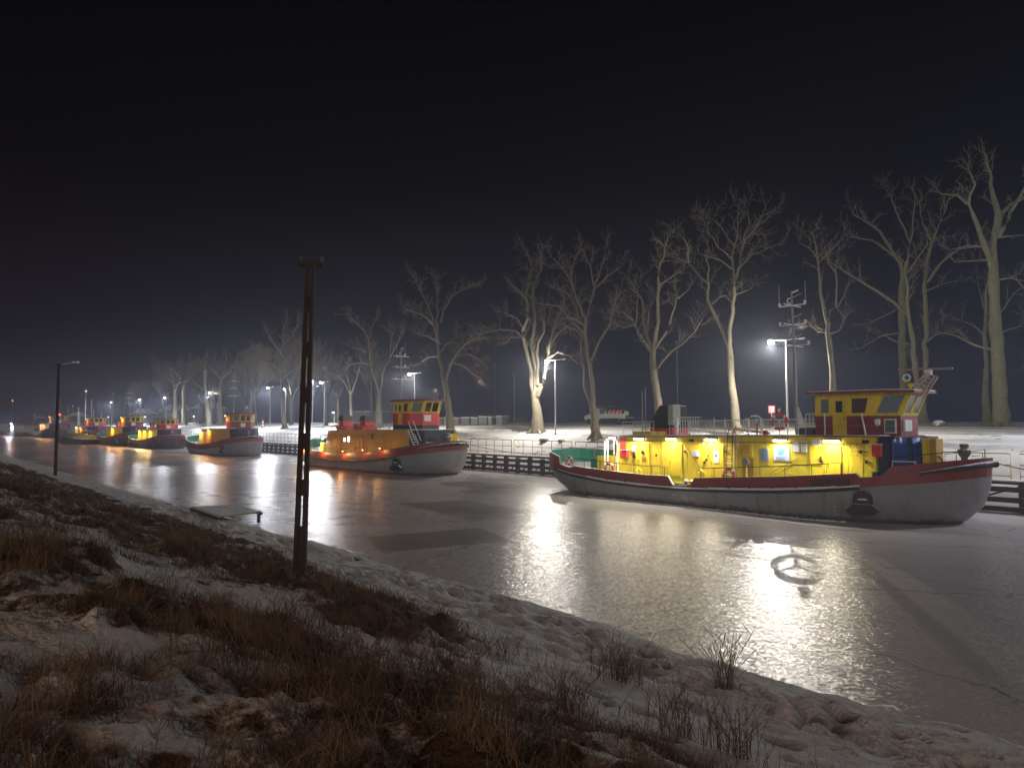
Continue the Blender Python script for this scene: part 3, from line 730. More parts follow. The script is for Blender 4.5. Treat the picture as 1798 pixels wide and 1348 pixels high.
# small landing stage on the near shore
jt = empty('landing_stage', (-38.8, 13.1, 0), 0, 'snow dusted plank landing stage reaching out over the ice', 'jetty')
cs = [Vector((-41.2, 12.3, 0)), Vector((-36.1, 12.1, 0)), Vector((-36.8, 14.4, 0)), Vector((-41.0, 14.5, 0))]
o0 = Vector((-38.8, 13.1, 0))
a, b_, c, d_ = [p - o0 for p in cs]
npl = 26
for i in range(npl):
    p0 = b_.lerp(c, i / npl); p1 = b_.lerp(c, (i + .88) / npl); q0 = a.lerp(d_, i / npl); q1 = a.lerp(d_, (i + .88) / npl)
    zz = rnd.uniform(-.008, .008)
    MB().prism([(p.x, p.y, 0.50 + zz) for p in (q0, p0, p1, q1)], [(p.x, p.y, 0.56 + zz) for p in (q0, p0, p1, q1)]).build('plank', M['plank'], jt)
for q, r_ in ((a, b_), (d_, c)):
    MB().tube([(q.x, q.y, .44), (r_.x, r_.y, .44)], 0.07, 6).build('bearer', M['wood'], jt)
for q in (a, b_, c, d_):
    q = q * 0.93
    MB().tube([(q.x, q.y, -.5), (q.x, q.y, .45)], 0.09, 8).build('leg', M['wood'], jt)

# slotted concrete poles on the near bank
def slot_pole(loc, rz, H_, label, lamp):
    root = empty('concrete_pole', loc, rz, label, 'pole')
    mb = MB(); n_ = 11; b0, b1 = 0.27, 0.19; d0 = 0.07
    zc = -0.4
    rib = 0.094
    def w(z): return b0 + (b1 - b0) * max(z, 0) / H_
    for s in (-1, 1):
        mb.prism([(s * w(0) / 2, -d0, zc), (s * (w(0) / 2 - rib), -d0, zc), (s * (w(0) / 2 - rib), d0, zc), (s * w(0) / 2, d0, zc)],
                 [(s * w(H_) / 2, -d0 * .8, H_), (s * (w(H_) / 2 - rib * .8), -d0 * .8, H_), (s * (w(H_) / 2 - rib * .8), d0 * .8, H_), (s * w(H_) / 2, d0 * .8, H_)])
    z = zc
    webs = [(-.4, 1.0)] + [(1.0 + .98 * (k + 1) - .34, 1.0 + .98 * (k + 1)) for k in range(5)] + [(6.7, H_)]
    for za, zb in webs:
        mb.box(-w(za) / 2 + rib - .01, w(za) / 2 - rib + .01, -d0 * .7, d0 * .7, za, zb)
    mb.build('shaft', M['conc'], root, bevel=0.008)
    MB().box(-.24, .28, -.06, .06, H_ - .02, H_ + .08).build('crossarm', M['conc'], root)
    for x in (-.2, .24):
        MB().lathe([(.02, 0), (.04, .03), (.02, .06), (.04, .09), (.02, .13)], (x, 0, H_ + .07), 10).build('insulator', pm('porcelain', (.16, .15, .15), .3), root, smooth=True)
    if lamp:
        MB().tube([(0, 0, H_), (1.3, 0, H_ + .25)], .03, 6).build('lamp_arm', M['galv'], root)
        MB().box(1.2, 1.75, -.12, .12, H_ + .18, H_ + .34).build('lamp_head', M['galv'], root, bevel=.04)
    return root
def march(cx, cy):
    v = ray(cx, cy); t = 0.001
    for _ in range(6000):
        p = Vector((0, 0, CAM_H)) + v * t
        if p.z < float(near_z(np.array([p.x]), np.array([p.y]), False)[0]): break
        t += 0.00005
    return p
pf = march(526, 1003)
p1 = slot_pole((pf.x, pf.y, pf.z - .05), YAW - R(90) - R(0) , onY(545, 458, pf.y).z - pf.z, 'tall slotted concrete pole on the trodden snow of the near bank', False)
p1.rotation_euler = (0, R(1.2), YAW - R(90))
p2 = slot_pole((-76, 11.2, 0.5), YAW - R(90), 9.6, 'slotted concrete pole with a small lamp arm farther along the near bank', True)

# ================================================================ STREET LAMPS
def lamp_proto():
    root = empty('street_lamp', (0, 0, 0))
    MB().tube([(0, 0, -.5), (0, 0, 4), (0, 0, 7.9)], [.085, .07, .045], 10).build('pole', M['galv'], root, smooth=True)
    MB().box(-.12, .12, -.12, .12, -.3, .16).build('base_plate', M['galv'], root)
    MB().tube([(-1.05, 0, 7.92), (0, 0, 7.86), (1.25, 0, 7.92)], .032, 8).build('arm', M['galv'], root)
    for s, mt in ((-1, 'head'), (1, 'heads')):
        mb = MB(); mb.prism([(s * 1.0, -.14, 7.86), (s * 1.62, -.10, 7.90), (s * 1.62, .10, 7.90), (s * 1.0, .14, 7.86)],
                            [(s * 1.05, -.10, 7.99), (s * 1.55, -.07, 8.0), (s * 1.55, .07, 8.0), (s * 1.05, .10, 7.99)])
        h = mb.build('lamp_head', M['grey'], root)
        lb = MB()
        if s < 0: lb.lathe([(.02, -.10), (.22, -.15), (.26, 0), (.2, .12)], (s * 1.28, -.0, 7.86), 12)
        else: lb.box(1.1, 1.5, -.08, .08, 7.84, 7.868)
        lb.build('lens', M[mt], h, smooth=s < 0)
    return root
def lamp_light(x, y, z, pw, col):
    plight('street_lamp_spill', (x, y, z), pw * .34, col, 0.08)
    return plight('street_lamp_light', (x, y, z), pw, col, 0.055, spot=174, rot=(R(-20), 0, 0))
lp = lamp_proto()
LAMPS = [(1.5, 'street lamp'), (-3.6, ''), (-30.47, ''), (-56.79, ''), (-84.2, ''), (-111.2, ''), (-133.5, ''), (-166.6, ''), (-201.4, ''), (-226.7, ''), (-261.9, '')][1:]
lamp_labels = ['twin arm street lamp beyond the right edge of the picture', 'twin arm street lamp with a starry glare beside the near boat mast',
               'twin arm street lamp between the two pale trunks behind the near stern', 'twin arm street lamp right above the wheelhouse of the second boat',
               'twin arm street lamp seen just right of the slotted concrete pole', 'twin arm street lamp between the third boat and the slotted pole',
               'twin arm street lamp beside a brightly lit bare trunk behind the third boat', 'twin arm street lamp above the fourth boat', 
               'twin arm street lamp over the fifth boat', 'farthest twin arm street lamp beyond the moored pontoon']
for i, (x, _) in enumerate(LAMPS):
    o = lp if i == 0 else copy_tree(lp)
    z = gz(x, 53.5)
    o.location = (x, 53.5, z); o.rotation_euler = (0, 0, 0)
    tag(o, lamp_labels[i], 'street lamp', 'twin arm street lamps along the quay')
    LPk = LP * (.75 if i == 2 else 1)
    wcol = (1.0, 0.93, 0.82) if i in (1, 2, 3) else (0.90, 0.93, 1.0)
    lamp_light(x - 1.28, 53.4, z + 7.42, LPk, wcol)
# lamps farther back, in the town
def back_lamp(px, py, Y, mt, h, label, pw, col):
    p = onY(px, py, Y); g = 5.0
    root = empty('street_lamp', (p.x, Y, g), 0, label, 'street lamp')
    hh = max(p.z - g, 2)
    MB().tube([(0.5, 0, 0), (0.5, 0, hh + .1), (0, 0, hh + .15)], .06, 6).build('pole', M['galv'], root)
    MB().lathe([(.05, -.12), (.22, -.08), (.28, 0), (.1, .12)], (0, 0, hh), 10).build('lamp_head', M[mt], root, smooth=True)
    if pw: plight('back_lamp_light', (p.x, Y - .3, p.z - .3), pw, col, .25)
back_lamp(548, 669, 70, 'headc', 8, 'small street lamp half hidden behind the slotted concrete pole', 900, (.9, .95, 1))
back_lamp(500, 683, 62, 'headc', 8, 'street lamp glowing beside a bare tree left of the slotted pole', 1100, (.9, .95, 1))
back_lamp(22, 703, 75, 'heado', 8, 'orange street lamp glowing at the far left edge', 9000, (1, .32, .10))
back_lamp(151, 686, 110, 'heado', 8, 'orange street lamp high above the marina masts', 7000, (1, .35, .12))
back_lamp(440, 685, 75, 'headc', 8, 'faint street lamp behind the mast of the third boat', 500, (.9, .95, 1))
back_lamp(199, 691, 90, 'headc', 8, 'faint white lamp above the roofs left of the tall trunks', 500, (.9, .95, 1))

for k, (px, py, Y) in enumerate(((60, 728, 90), (128, 712, 95), (190, 738, 60), (112, 741, 60), (255, 741, 64), (585, 735, 66), (340, 735, 70))):
    back_lamp(px, py, Y, 'headc', 3, ['low white lamp by the launch at the far left', 'white lamp among the marina masts', 'small lamp near the far tugs', 'low lamp left of the marina masts', 'low lamp behind the fourth boat', 'low lamp behind the second boat funnels', 'low lamp right of the lit trunk'][k], 500, (1, .93, .8))
# ================================================================ BOATS (bow towards +x, water line z = 0)
TOPZ = ([-14.3, -11.5, -10.62, -10.5, -9.5, -9.2, -8.9, -5.9, -2.9, -.66, -.34, .98, 1.34, 4.14, 6.75, 9.58, 10.88, 11.1, 12.0, 12.35, 14.0, 15.1, 15.7],
        [2.95, 2.75, 2.56, 2.05, 1.86, 1.86, 1.98, 1.83, 1.72, 1.73, 1.20, 1.24, 1.73, 1.93, 2.10, 2.37, 2.47, 2.28, 2.38, 2.85, 3.10, 3.25, 3.30])
TOPZ_PLAIN = ([-14.3, -11.5, -9.5, -5.9, -2.9, 1.3, 4.14, 6.75, 9.58, 12.0, 14.0, 15.7], [2.95, 2.65, 2.1, 1.83, 1.72, 1.75, 1.93, 2.10, 2.37, 2.70, 3.08, 3.30])
RUBZ = ([-14.3, -11.3, -9.5, -7.5, -5.7, -2.9, .5, 4.1, 6.7, 9.6, 10.9, 12.3, 14.0, 15.7], [1.85, 1.64, 1.38, 1.18, 1.05, .97, .99, 1.14, 1.29, 1.56, 1.74, 1.94, 2.12, 2.40])
def hb_at(x, z):
    xf = float(np.interp(z, [-.6, 0, .5, 1.0, 2.0, 3.3], [12.7, 13.9, 14.6, 14.95, 15.25, 15.35]))
    xa = float(np.interp(z, [-.6, 0, .6, 1.2, 2.0, 3.3], [-10.8, -11.9, -13.1, -13.9, -14.3, -14.3]))
    B = float(np.interp(z, [-.6, 0, 1.0, 3.3], [4.0, 4.22, 4.30, 4.20]))
    fs = min(1, max(0, (x - xa) / 5.2)); fb = min(1, max(0, (xf - x) / 7.4))
    return B * (1 - (1 - fs) ** 2.3) ** 0.52 * (1 - (1 - fb) ** 2.0) ** 0.60, xa, xf
def hull_pt(xn, z, side, inset=0.0):
    """xn: nominal station on the deck line"""
    u = (xn + 14.3) / 30.0
    _, xa, xf = hb_at(0, z)
    x = xa + u * (xf - xa)
    h = hb_at(x, z)[0]
    h = max(0.0, h - inset)
    if inset > 0:
        x = min(max(x, xa + inset), xf - inset)
    return (x, side * h, z)
def stations(extra):
    s = [-14.3 + 5.2 * (1 - math.cos(math.pi / 2 * i / 9)) for i in range(9)] + [-9 + i for i in range(0, 18)] + [15.7 - 7.4 * (1 - math.cos(math.pi / 2 * i / 12)) for i in range(12)]
    s += list(extra)
    s = sorted(s); out = []
    for v in s:
        if not out or v - out[-1] > 0.02: out.append(v)
    if out[-1] < 15.7: out.append(15.7)
    return out
def tZ(x, T): return float(np.interp(x, *T))
def rZ(x): return float(np.interp(x, *RUBZ))

def light_fix(root, x, y, z, w, mt, pw, col, out=-1):
    f = MB().box(x - w / 2 - .03, x + w / 2 + .03, y - .16, y + .02, z + .05, z + .10).box(x - w / 2 - .03, x + w / 2 + .03, y, y + .03, z - .04, z + .06).build('lamp_fixture', M['black'], root)
    MB().tube([(x - w / 2, y - .09, z), (x + w / 2, y - .09, z)], .045, 8).build('lamp_tube', M[mt], f, smooth=True)
    if pw: alight('boat_lamp_light', (x, y - .34, z - .06), pw * .50, col, w, .10, (R(-12), 0, 0), root)

def door(root, x0, x1, z0, z1, y, mat='yellowd', extra=None):
    d = MB().box(x0, x1, y - .05, y + .01, z0, z1).build('door', M[mat], root, bevel=.012)
    mb = MB()
    for a, b_ in (((x0 - .07, z0 - .05), (x0 - .015, z1 + .07)), ((x1 + .015, z0 - .05), (x1 + .07, z1 + .07)), ((x0 - .015, z1 + .015), (x1 + .015, z1 + .07))):
        mb.box(a[0], b_[0], y - .075, y + .01, a[1], b_[1])
    mb.build('door_frame', M['yellow' if mat == 'yellowd' else mat], root)
    MB().tube([(x0 + .12, y - .1, (z0 + z1) / 2), (x0 + .12, y - .1, (z0 + z1) / 2 - .2)], .018, 6).build('handle', M['black'], d)
    return d

def window_quad(root, quad, nrm, framemat, glassmat, fr=0.06):
    """quad: four 3D corners (bl, br, tr, tl); frame stands proud of the wall"""
    q = [Vector(p) for p in quad]; c = sum(q, Vector()) / 4; n_ = Vector(nrm).normalized()
    inn = [c + (p - c) * (1 - fr * 2 / max((p - c).length, .2)) for p in q]
    mb = MB()
    for i in range(4):
        j = (i + 1) % 4
        mb.prism([q[i] - n_ * .01, q[j] - n_ * .01, inn[j] - n_ * .01, inn[i] - n_ * .01], [q[i] + n_ * .045, q[j] + n_ * .045, inn[j] + n_ * .045, inn[i] + n_ * .045])
    w = mb.build('window', M[framemat], root)
    MB().prism([p - n_ * .005 for p in inn], [p + n_ * .012 for p in inn]).build('pane', M[glassmat], w)
    return w

def icebreaker(name, loc, label, sc=1.0, rz=0.0, hull='hull', full=False, wall='yellow', notch=False, lamps=(), aftcut=-6.0, wh_up='yellow', wh_low='red',
               mast=True, funnels=(-4.05,), lit=(), blocks=None, boot=False, group='moored icebreaker tugs', detail=2, ref_side=-1, redlow='red', bulmat='red', base='navy', fen_snow=True, zsc=None, wdx=0.0, wys=1.0, whz=0.0, fy=0.0, fws=None):
    root = empty(name, (loc[0], loc[1], 0), rz, label, 'boat', group)
    root.scale = (sc, sc, zsc or sc)
    T = TOPZ if notch else TOPZ_PLAIN
    st = stations([-10.62, -10.5, -9.5, -9.2, -8.9, -.66, -.34, .98, 1.34, 10.88, 11.1, 12.0, 12.35] if notch else [])
    # --- hull shell
    def levels(x):
        r_ = rZ(x); return [-.6, -.2, .20, .35 * r_ + .08, .6 * r_, .8 * r_, r_]
    mb = MB()
    for side in (-1, 1):
        mb.grid([[hull_pt(x, z, side) for z in levels(x)] for x in st], flip=side > 0)
    if boot:
        for i, f in enumerate(mb.f):
            zz = sum(mb.v[k][2] for k in f) / 4
            mb.m[i] = 1 if zz < .1 else 0
        mb.build('hull', [M[hull], M['hullboot']], root, smooth=True)
    else: mb.build('hull', M[hull], root, smooth=True)
    # --- bulwark with green inside and a cap rail
    mb = MB(); cap = MB()
    for side in (-1, 1):
        rows = [[hull_pt(x, z, side) for z in (rZ(x) - .0, (rZ(x) + tZ(x, T)) / 2, tZ(x, T))] for x in st]
        mb.grid(rows, 0, flip=side > 0)
        rows = [[hull_pt(x, z, side, .09) for z in (rZ(x) + .02, tZ(x, T))] for x in st]
        mb.grid(rows, 1, flip=side < 0)
        rows = [[hull_pt(x, tZ(x, T), side, -.03), hull_pt(x, tZ(x, T), side, .12)] for x in st]
        mb.grid([[(*p[:2], p[2] + .012) for p in r_] for r_ in rows], 2)
    mb.build('bulwark', [M[bulmat], M['green'], pm('cap_rail', (.32, .12, .11), .6, snow=.5)], root)
    # rows of frames inside the bulwark
    if detail > 1:
        mb = MB()
        for side in (-1, 1):
            for x in np.arange(-13.2, 14.6, .62):
                p = hull_pt(x, rZ(x) + .02, side, .1); q = hull_pt(x, tZ(x, T) - .03, side, .1); w_ = hull_pt(x, rZ(x) + .02, side, .42)
                mb.prism([p, q, w_], [(p[0] + .03, p[1], p[2]), (q[0] + .03, q[1], q[2]), (w_[0] + .03, w_[1], w_[2])])
        mb.build('bulwark_frames', M['green'], root)
    # --- rubbing strake
    mb = MB(); sn = MB()
    for side in (-1, 1):
        xs_ = [x for x in st if x < 12.0]
        mb.tube([hull_pt(x, rZ(x), side, -.06) for x in xs_], .095, 8)
        seg = -7.6 if full else -11
        sn.tube([hull_pt(x, rZ(x) + .075, side, -.045) for x in xs_ if x > -11.5], [.05 if x < seg else .075 for x in xs_ if x > -11.5], 6)
    mb.build('rubbing_strake', M['black'], root, smooth=True)
    if fen_snow: sn.build('strake_snow', M['snow'], root, smooth=True)
    if full:
        for x0, x1 in ((-7.7, -6.0), (-5.75, -4.4), (-4.2, -2.3), (2.4, 3.7), (3.85, 5.1), (5.25, 6.5), (6.65, 7.9), (8.05, 10.1)):
            MB().tube([hull_pt(x, rZ(x) + .14, -1, -.12) for x in np.linspace(x0, x1, 5)], .058, 8).build('snow_bar', M['snow'], root, smooth=True)
    # --- deck
    mb = MB()
    mb.grid([[hull_pt(x, rZ(x) + .08, -1, .1), (hull_pt(x, rZ(x) + .08, -1, .1)[0], 0, rZ(x) + .13), hull_pt(x, rZ(x) + .08, 1, .1)] for x in st])
    mb.build('deck', pm('deck_snowy_green', (.03, .16, .11), .7, snow=.72), root)
    # --- bow fender collar
    if detail > 0:
        pts = [hull_pt(x, 2.38 + .2 * (x - 12.6), -1, -.13) for x in st if x > 13.5] 
        pts += [(15.5, 0, 3.0)]
        pts += [hull_pt(x, 2.38 + .2 * (x - 12.6), 1, -.13) for x in st[::-1] if x > 13.5]
        k = len(pts); rr = [.05 + .11 * math.sin(math.pi * min(1, (1 - abs(i - (k - 1) / 2) / ((k - 1) / 2)) * 1.2) / 2) for i in range(k)]
        MB().tube(pts, rr, 10).build('bow_fender', M['rubber'], root, smooth=True)
    # --- deck house
    zr = 4.12
    L0 = aftcut
    mb = MB()
    hw = 2.8
    secs = [(L0 - .9, 1.1), (L0 - .05, zr - .08), (L0, zr)]
    mb.exz([(L0 - .95, 1.15), (L0, zr - .1), (3.0, zr + .06), (11.1, zr + .15), (11.15, 1.7), (3, 1.2)], -hw, hw)
    wallo = mb.build('deck_house', M[wall], root)
    # roof edge and roof snow
    mb = MB(); mb.exz([(L0 - .02, zr - .09), (3.0, zr + .065), (11.25, zr + .155), (11.25, zr + .21), (3.0, zr + .125), (L0 - .02, zr - .03)], -hw - .08, hw + .08)
    mb.build('house_roof', pm('roof_edge_paint', (.30, .2, .03), .6, snow=.0), root)
    mb = MB(); mb.exz([(L0 + .1, zr - .03), (3.0, zr + .13), (11.2, zr + .215), (11.2, zr + .25), (3.0, zr + .17), (L0 + .1, zr + .03)], -hw + .1, hw - .1)
    mb.build('roof_snow', M['snow'], root)
    # low casing aft
    MB().exz([(L0 - 2.7, 1.2), (L0 - 2.65, 2.66), (L0 - .4, 2.72), (L0 - .4, 1.2)], -2.3, 2.3).build('aft_casing', M[wall], root, bevel=.03)
    # --- wheelhouse: red lower band, raked windows, navy base below
    zb, zm, zt = zr + .16 + whz * .8, 5.36 + whz, 6.55 + whz
    def plan(z):
        k = (z - zb) / (zt - zb); kk = max(0, (z - zm) / (zt - zm))
        return [(x + wdx, y * wys) for x, y in ((7.55, -2.12), (10.55 + .5 * kk, -2.12), (11.6 + .5 * kk, -1.05), (11.6 + .5 * kk, 1.05), (10.55 + .5 * kk, 2.12), (7.55, 2.12))]
    def ring(z): return [(x, y, z) for x, y in plan(z)]
    MB().prism(ring(zb), ring(zm)).build('wheelhouse_lower', M[wh_low], root)
    wu = MB().prism(ring(zm), ring(zt)).build('wheelhouse_upper', M[wh_up], root)
    nb_ = [(11.2, -2.6), (12.35, -1.7), (12.55, 0), (12.35, 1.7), (11.2, 2.6)]
    MB().exy([(11.1, -2.7)] + nb_ + [(11.1, 2.7)], 1.8, zr + .16).build('house_front', M[base], root)
    if whz: MB().exy(plan(zr), zr + .16, zb).build('wheelhouse_base', M[base], root)
    # roof of wheelhouse
    def off(pl, d):
        cx, cy = 9.6 + wdx, 0
        return [(x + (d if x > cx else -d), y + (d if y > 0 else -d)) for x, y in pl]
    rp = off(plan(zt), .34 if full else .2)
    MB().exy(rp, zt, zt + .11).build('wheelhouse_roof', M['red'], root)
    MB().exy(off(plan(zt), .30 if full else .16), zt + .11, zt + .16).build('wheelhouse_roof_snow', M['snow' if full else 'red'], root, bevel=.02)
    # side windows, door
    for sd in (-1, 1):
        y = sd * 2.12 * wys; nn = (0, sd, 0)
        def sq(x0, x1, x2, x3, z0, z1): return [(x0 + wdx, y, z0), (x1 + wdx, y, z0), (x2 + wdx, y, z1), (x3 + wdx, y, z1)]
        window_quad(root, sq(7.85, 8.4, 8.4, 7.85, 5.42 + whz, 6.36 + whz), nn, wh_up, 'glasspale')
        window_quad(root, sq(9.5, 10.35, 10.55, 9.5, 5.42 + whz, 6.36 + whz), nn, wh_up, 'glasscurt')
        if sd < 0 and detail > 1:
            d = MB().box(8.55 + wdx, 9.3 + wdx, y - .045, y, zb + .05, 6.42 + whz).build('wheelhouse_door', M['yellowd' if wall == 'yellow' else wh_up], root, bevel=.01)
            MB().box(8.74 + wdx, 9.1 + wdx, y - .06, y - .045, 5.55 + whz, 6.15 + whz).build('door_window', M['glass'], d)
            MB().tube([(9.2 + wdx, y - .09, 5.1), (9.2 + wdx, y - .09, 5.3)], .02, 6).build('handle', M['black'], d)
    # raked front windows
    def lerp2(a, b_, t): return tuple(a[i] + (b_[i] - a[i]) * t for i in range(3))
    r0, r1 = ring(zm + .08), ring(zt - .08)
    for i in (1, 2, 3):
        a, b_, c, d_ = r0[i], r0[i + 1], r1[i + 1], r1[i]
        ex = Vector(b_) - Vector(a); up = Vector(d_) - Vector(a); nn = ex.cross(up).normalized()
        if nn.x < 0: nn = -nn
        segs = ((.1, .9),) if i != 2 else ((.05, .47), (.53, .95))
        for t0, t1 in segs:
            q = [lerp2(a, b_, t0), lerp2(a, b_, t1), lerp2(d_, c, t1), lerp2(d_, c, t0)]
            window_quad(root, q, nn, 'yellow', 'glasspale' if i != 2 else 'glass', .05)
    # search light box on the front band
    MB().box(11.60 + wdx, 11.72 + wdx, -.8, .05, 4.55 + whz, 5.15 + whz).build('headboard', M['white'], root, bevel=.02)
    # --- mast
    if mast:
        mr = empty('mast', (5.3, 0, zr + .1)); mr.parent = root
        MB().tube([(0, 0, 0), (-.05, 0, 4), (-.18, 0, 8.6)], [.12, .085, .06], 8).build('mast_pole', M['grey'], mr, smooth=True)
        MB().exz([(-.1, 0), (.75, 0), (.12, 1.7), (-.1, 1.7)], -.05, .05).build('mast_foot', M['white'], mr)
        for z, hw_, wh in ((7.75, .95, 1), (6.6, .95, 0), (5.35, 1.15, 0)):
            ar = MB(); ar.tube([(-.15, -hw_, z), (-.15, hw_, z)], .035, 6)
            ar.tube([(-.15 - hw_ * .9, 0, z + .0), (-.15 + hw_ * .9, 0, z + .0)], .035, 6)
            a_ = ar.build('mast_arm', M['galv'], mr)
            for s in (-1, 1):
                MB().lathe([(.03, 0), (.09, .03), (.09, .15), (.05, .2)], (-.15 + s * hw_ * .85, 0, z + .03), 8).build('mast_lamp', M['white'], mr, smooth=True)
                if wh: MB().tube([(-.15 + s * hw_ * .88, 0, z), (-.15 + s * hw_ * .88, 0, z + 1.35)], [.015, .008], 5).build('whip_antenna', M['white'], mr)
        MB().tube([(-.18, 0, 8.5), (.25, 0, 8.62)], .05, 6).build('masthead_bracket', M['galv'], mr)
        if detail > 1:
            mb = MB()
            for z in (4.4, 5.8, 7.0, 8.2): mb.prism([(-.1, -.05, z), (.45, -.03, z + .18), (.45, .03, z + .18), (-.1, .05, z)], [(-.1, -.05, z + .06), (.45, -.03, z + .22), (.45, .03, z + .22), (-.1, .05, z + .06)])
            mb.build('mast_step', M['grey'], mr)
            MB().torus((-.3, 0, 8.05), .16, .035, 'y', 14, 6).build('direction_finder_ring', M['galv'], mr)
    # --- funnels
    for fx in funnels:
        fw = .93 if full else (fws or .5)
        MB().box(fx - fw - .02, fx + fw + .02, -.9 + fy, .9 + fy, zr - .05, zr + .5).build('funnel_base', M['redb'], root, bevel=.02)
        MB().exz([(fx - fw, zr + .5), (fx + fw, zr + .5), (fx + fw * .88, zr + 2.05 - (0 if full else .4)), (fx - fw * .16, zr + 2.05 - (0 if full else .4)), (fx - fw, zr + 1.0)], -.85 * (1 if full else .7) + fy, .85 * (1 if full else .7) + fy).build('funnel', M['black'] if full else M['redb'], root, bevel=.04)
        if not full: MB().exz([(fx - fw - .02, zr + 1.1), (fx + fw + .02, zr + 1.1), (fx + fw * .9, zr + 1.67), (fx - .1, zr + 1.67), (fx - fw - .02, zr + 1.4)], -.62 + fy, .62 + fy).build('funnel_cap', M['black'], root)
    # --- radar / lattice arm on the wheelhouse roof
    if detail > 0:
        mb = MB()
        A = [(11.55 + wdx, -.35, zt), (11.55 + wdx, .35, zt), (12.3 + wdx, -.25, zt - .2), (12.3 + wdx, .25, zt - .2)]
        B = [(12.6, -.28, zt + .98), (12.6, .28, zt + .98), (12.95, -.22, zt + .8), (12.95, .22, zt + .8)]
        if not full:
            B = [(12.4 + wdx, -.3, zt + .95), (12.4 + wdx, .3, zt + .95), (12.7 + wdx, -.25, zt + .8), (12.7 + wdx, .25, zt + .8)]
        for a, b_ in zip(A, B): mb.tube([a, b_], .045, 6)
        for t in np.linspace(0, 1, 7):
            q = [lerp2(a, b_, t) for a, b_ in zip(A, B)]
            mb.tube([q[0], q[1]], .025, 5); mb.tube([q[0], q[2]], .025, 5); mb.tube([q[1], q[3]], .025, 5)
        mb.build('lattice_arm', pm('arm_paint', (.42, .30, .28), .5, snow=.3), root)
        ex = B[0][0]
        MB().lathe([(.1, -.35), (.18, -.3), (.2, -.05), (.1, 0)], (ex, 0, B[0][2] + .25), 10).build('radar_motor', M['white'], root, smooth=True)
        if full:
            MB().prism([(11.1, -.07, 7.74), (13.75, -.07, 7.68), (13.75, .07, 7.68), (11.1, .07, 7.74)], [(11.1, -.07, 7.87), (13.75, -.07, 7.79), (13.75, .07, 7.79), (11.1, .07, 7.87)]).build('radar_scanner', pm('scanner_paint', (.36, .20, .20), .5, snow=.2), root, bevel=.03)
        else:
            MB().box(ex - 1.0, ex + .6, -.06, .06, B[0][2] + .27, B[0][2] + .35).build('radar_scanner', M['grey'], root)
    # --- rails on the bulwark
    mb = MB()
    def brail(xa, xb, side, h, n_=2):
        xs_ = np.arange(xa, xb + .01, .5)
        pts = [hull_pt(x, tZ(x, T), side, .05) for x in xs_]
        top = [(p[0], p[1], max(p[2] + h, 0)) for p in pts]
        mb.tube([pts[0]] + top + [pts[-1]], .026, 6)
        for p in pts[2::3]: mb.tube([p, (p[0], p[1], p[2] + h)], .018, 5)
    if notch:
        brail(-9.0, -.9, -1, .56); brail(1.7, 10.6, -1, .55); brail(12.4, 15.0, -1, .42); brail(-9, 10.6, 1, .55); brail(12.4, 15.0, 1, .42)
    else:
        brail(-9.0, 6.0, -1, .5); brail(-9, 10, 1, .5)
    mb.build('bulwark_rail', M['black'], root)
    # --- house roof rails
    if detail > 0:
        mb = MB()
        rail(mb, [(L0 + .15, -hw + .1, zr - .02), (-.2 + L0 + 3.0, -hw + .1, zr + .02)], .95, .02, (1, .55), .9)
        rail(mb, [(-1.9, -hw + .1, zr + .05), (7.3, -hw + .1, zr + .15)], .95, .018, (1, .5), 1.5)
        rail(mb, [(L0 + .15, hw - .1, zr - .02), (7.3, hw - .1, zr + .15)], .95, .018, (1, .5), 1.5)
        mb.build('roof_rail', M['white'] if full else M['grey'], root)
    # stern gear
    if detail > 0:
        mb = MB()
        for s in (-1, 1):
            mb.tube([(-12.6, s * 1.6, 1.7), (-12.7, s * 1.65, 2.9), (-12.2, s * 1.5, 3.15), (-9.6, s * 1.3, 3.0)], .04, 6)
        for x in (-12.4, -11.4, -10.4): mb.tube([(x, -1.55, 3.08), (x, 1.55, 3.08)], .035, 6)
        mb.build('towing_bow', M['grey'], root)
        for s in (-1, 1):
            MB().lathe([(.16, 0), (.16, .05), (.09, .08), (.09, .36), (.15, .4), (.15, .45)], (-11.2, s * 2.3, rZ(-11.2) + .1), 12).build('bollard', M['grey'], root, smooth=True)
        MB().box(-10.3, -9.5, -1.3, .2, 1.5, 2.35).build('winch_frame', M['green'], root, bevel=.05)
        MB().tube([(-9.9, -1.25, 2.2), (-9.9, .2, 2.2)], .34, 14).build('winch_drum', M['rope'], root, smooth=True)
    # bow gear
    bz = 2.35
    MB().lathe([(.28, 0), (.30, .15), (.16, .25), (.14, .55), (.28, .75), (.30, .95), (.16, 1.05), (.20, 1.12), (.20, 1.25), (.05, 1.3)], (14.25, -.3, bz + .35), 14).build('capstan', pm('rusty_capstan', (.22, .15, .12), .6, snow=.3), root, smooth=True)
    if detail > 0:
        for s in (-1, 1):
            for x in (12.9, 13.5):
                MB().lathe([(.14, 0), (.14, .05), (.08, .08), (.08, .34), (.14, .38), (.14, .43)], (x, s * 1.9, bz + .1), 10).build('bollard', M['black'], root, smooth=True)
        MB().torus((13.1, -1.0, bz + .62), .42, .035, 'y', 18, 6).torus((12.6, -1.2, bz + .5), .35, .03, 'y', 18, 6).build('hose_coil', M['black'], root)
        MB().box(12.9, 13.4, -.8, .3, bz - .1, bz + .55).build('windlass', M['grey'], root, bevel=.06)
    # anchor in its recess
    ax = 11.35
    hp = hull_pt(ax, 1.25, -1)
    ac = empty('anchor', (hp[0], hp[1] - .02, 0)); ac.parent = root
    ac.rotation_euler = (0, 0, math.atan2(hull_pt(ax + .4, 1.25, -1)[1] - hull_pt(ax - .4, 1.25, -1)[1], .8))
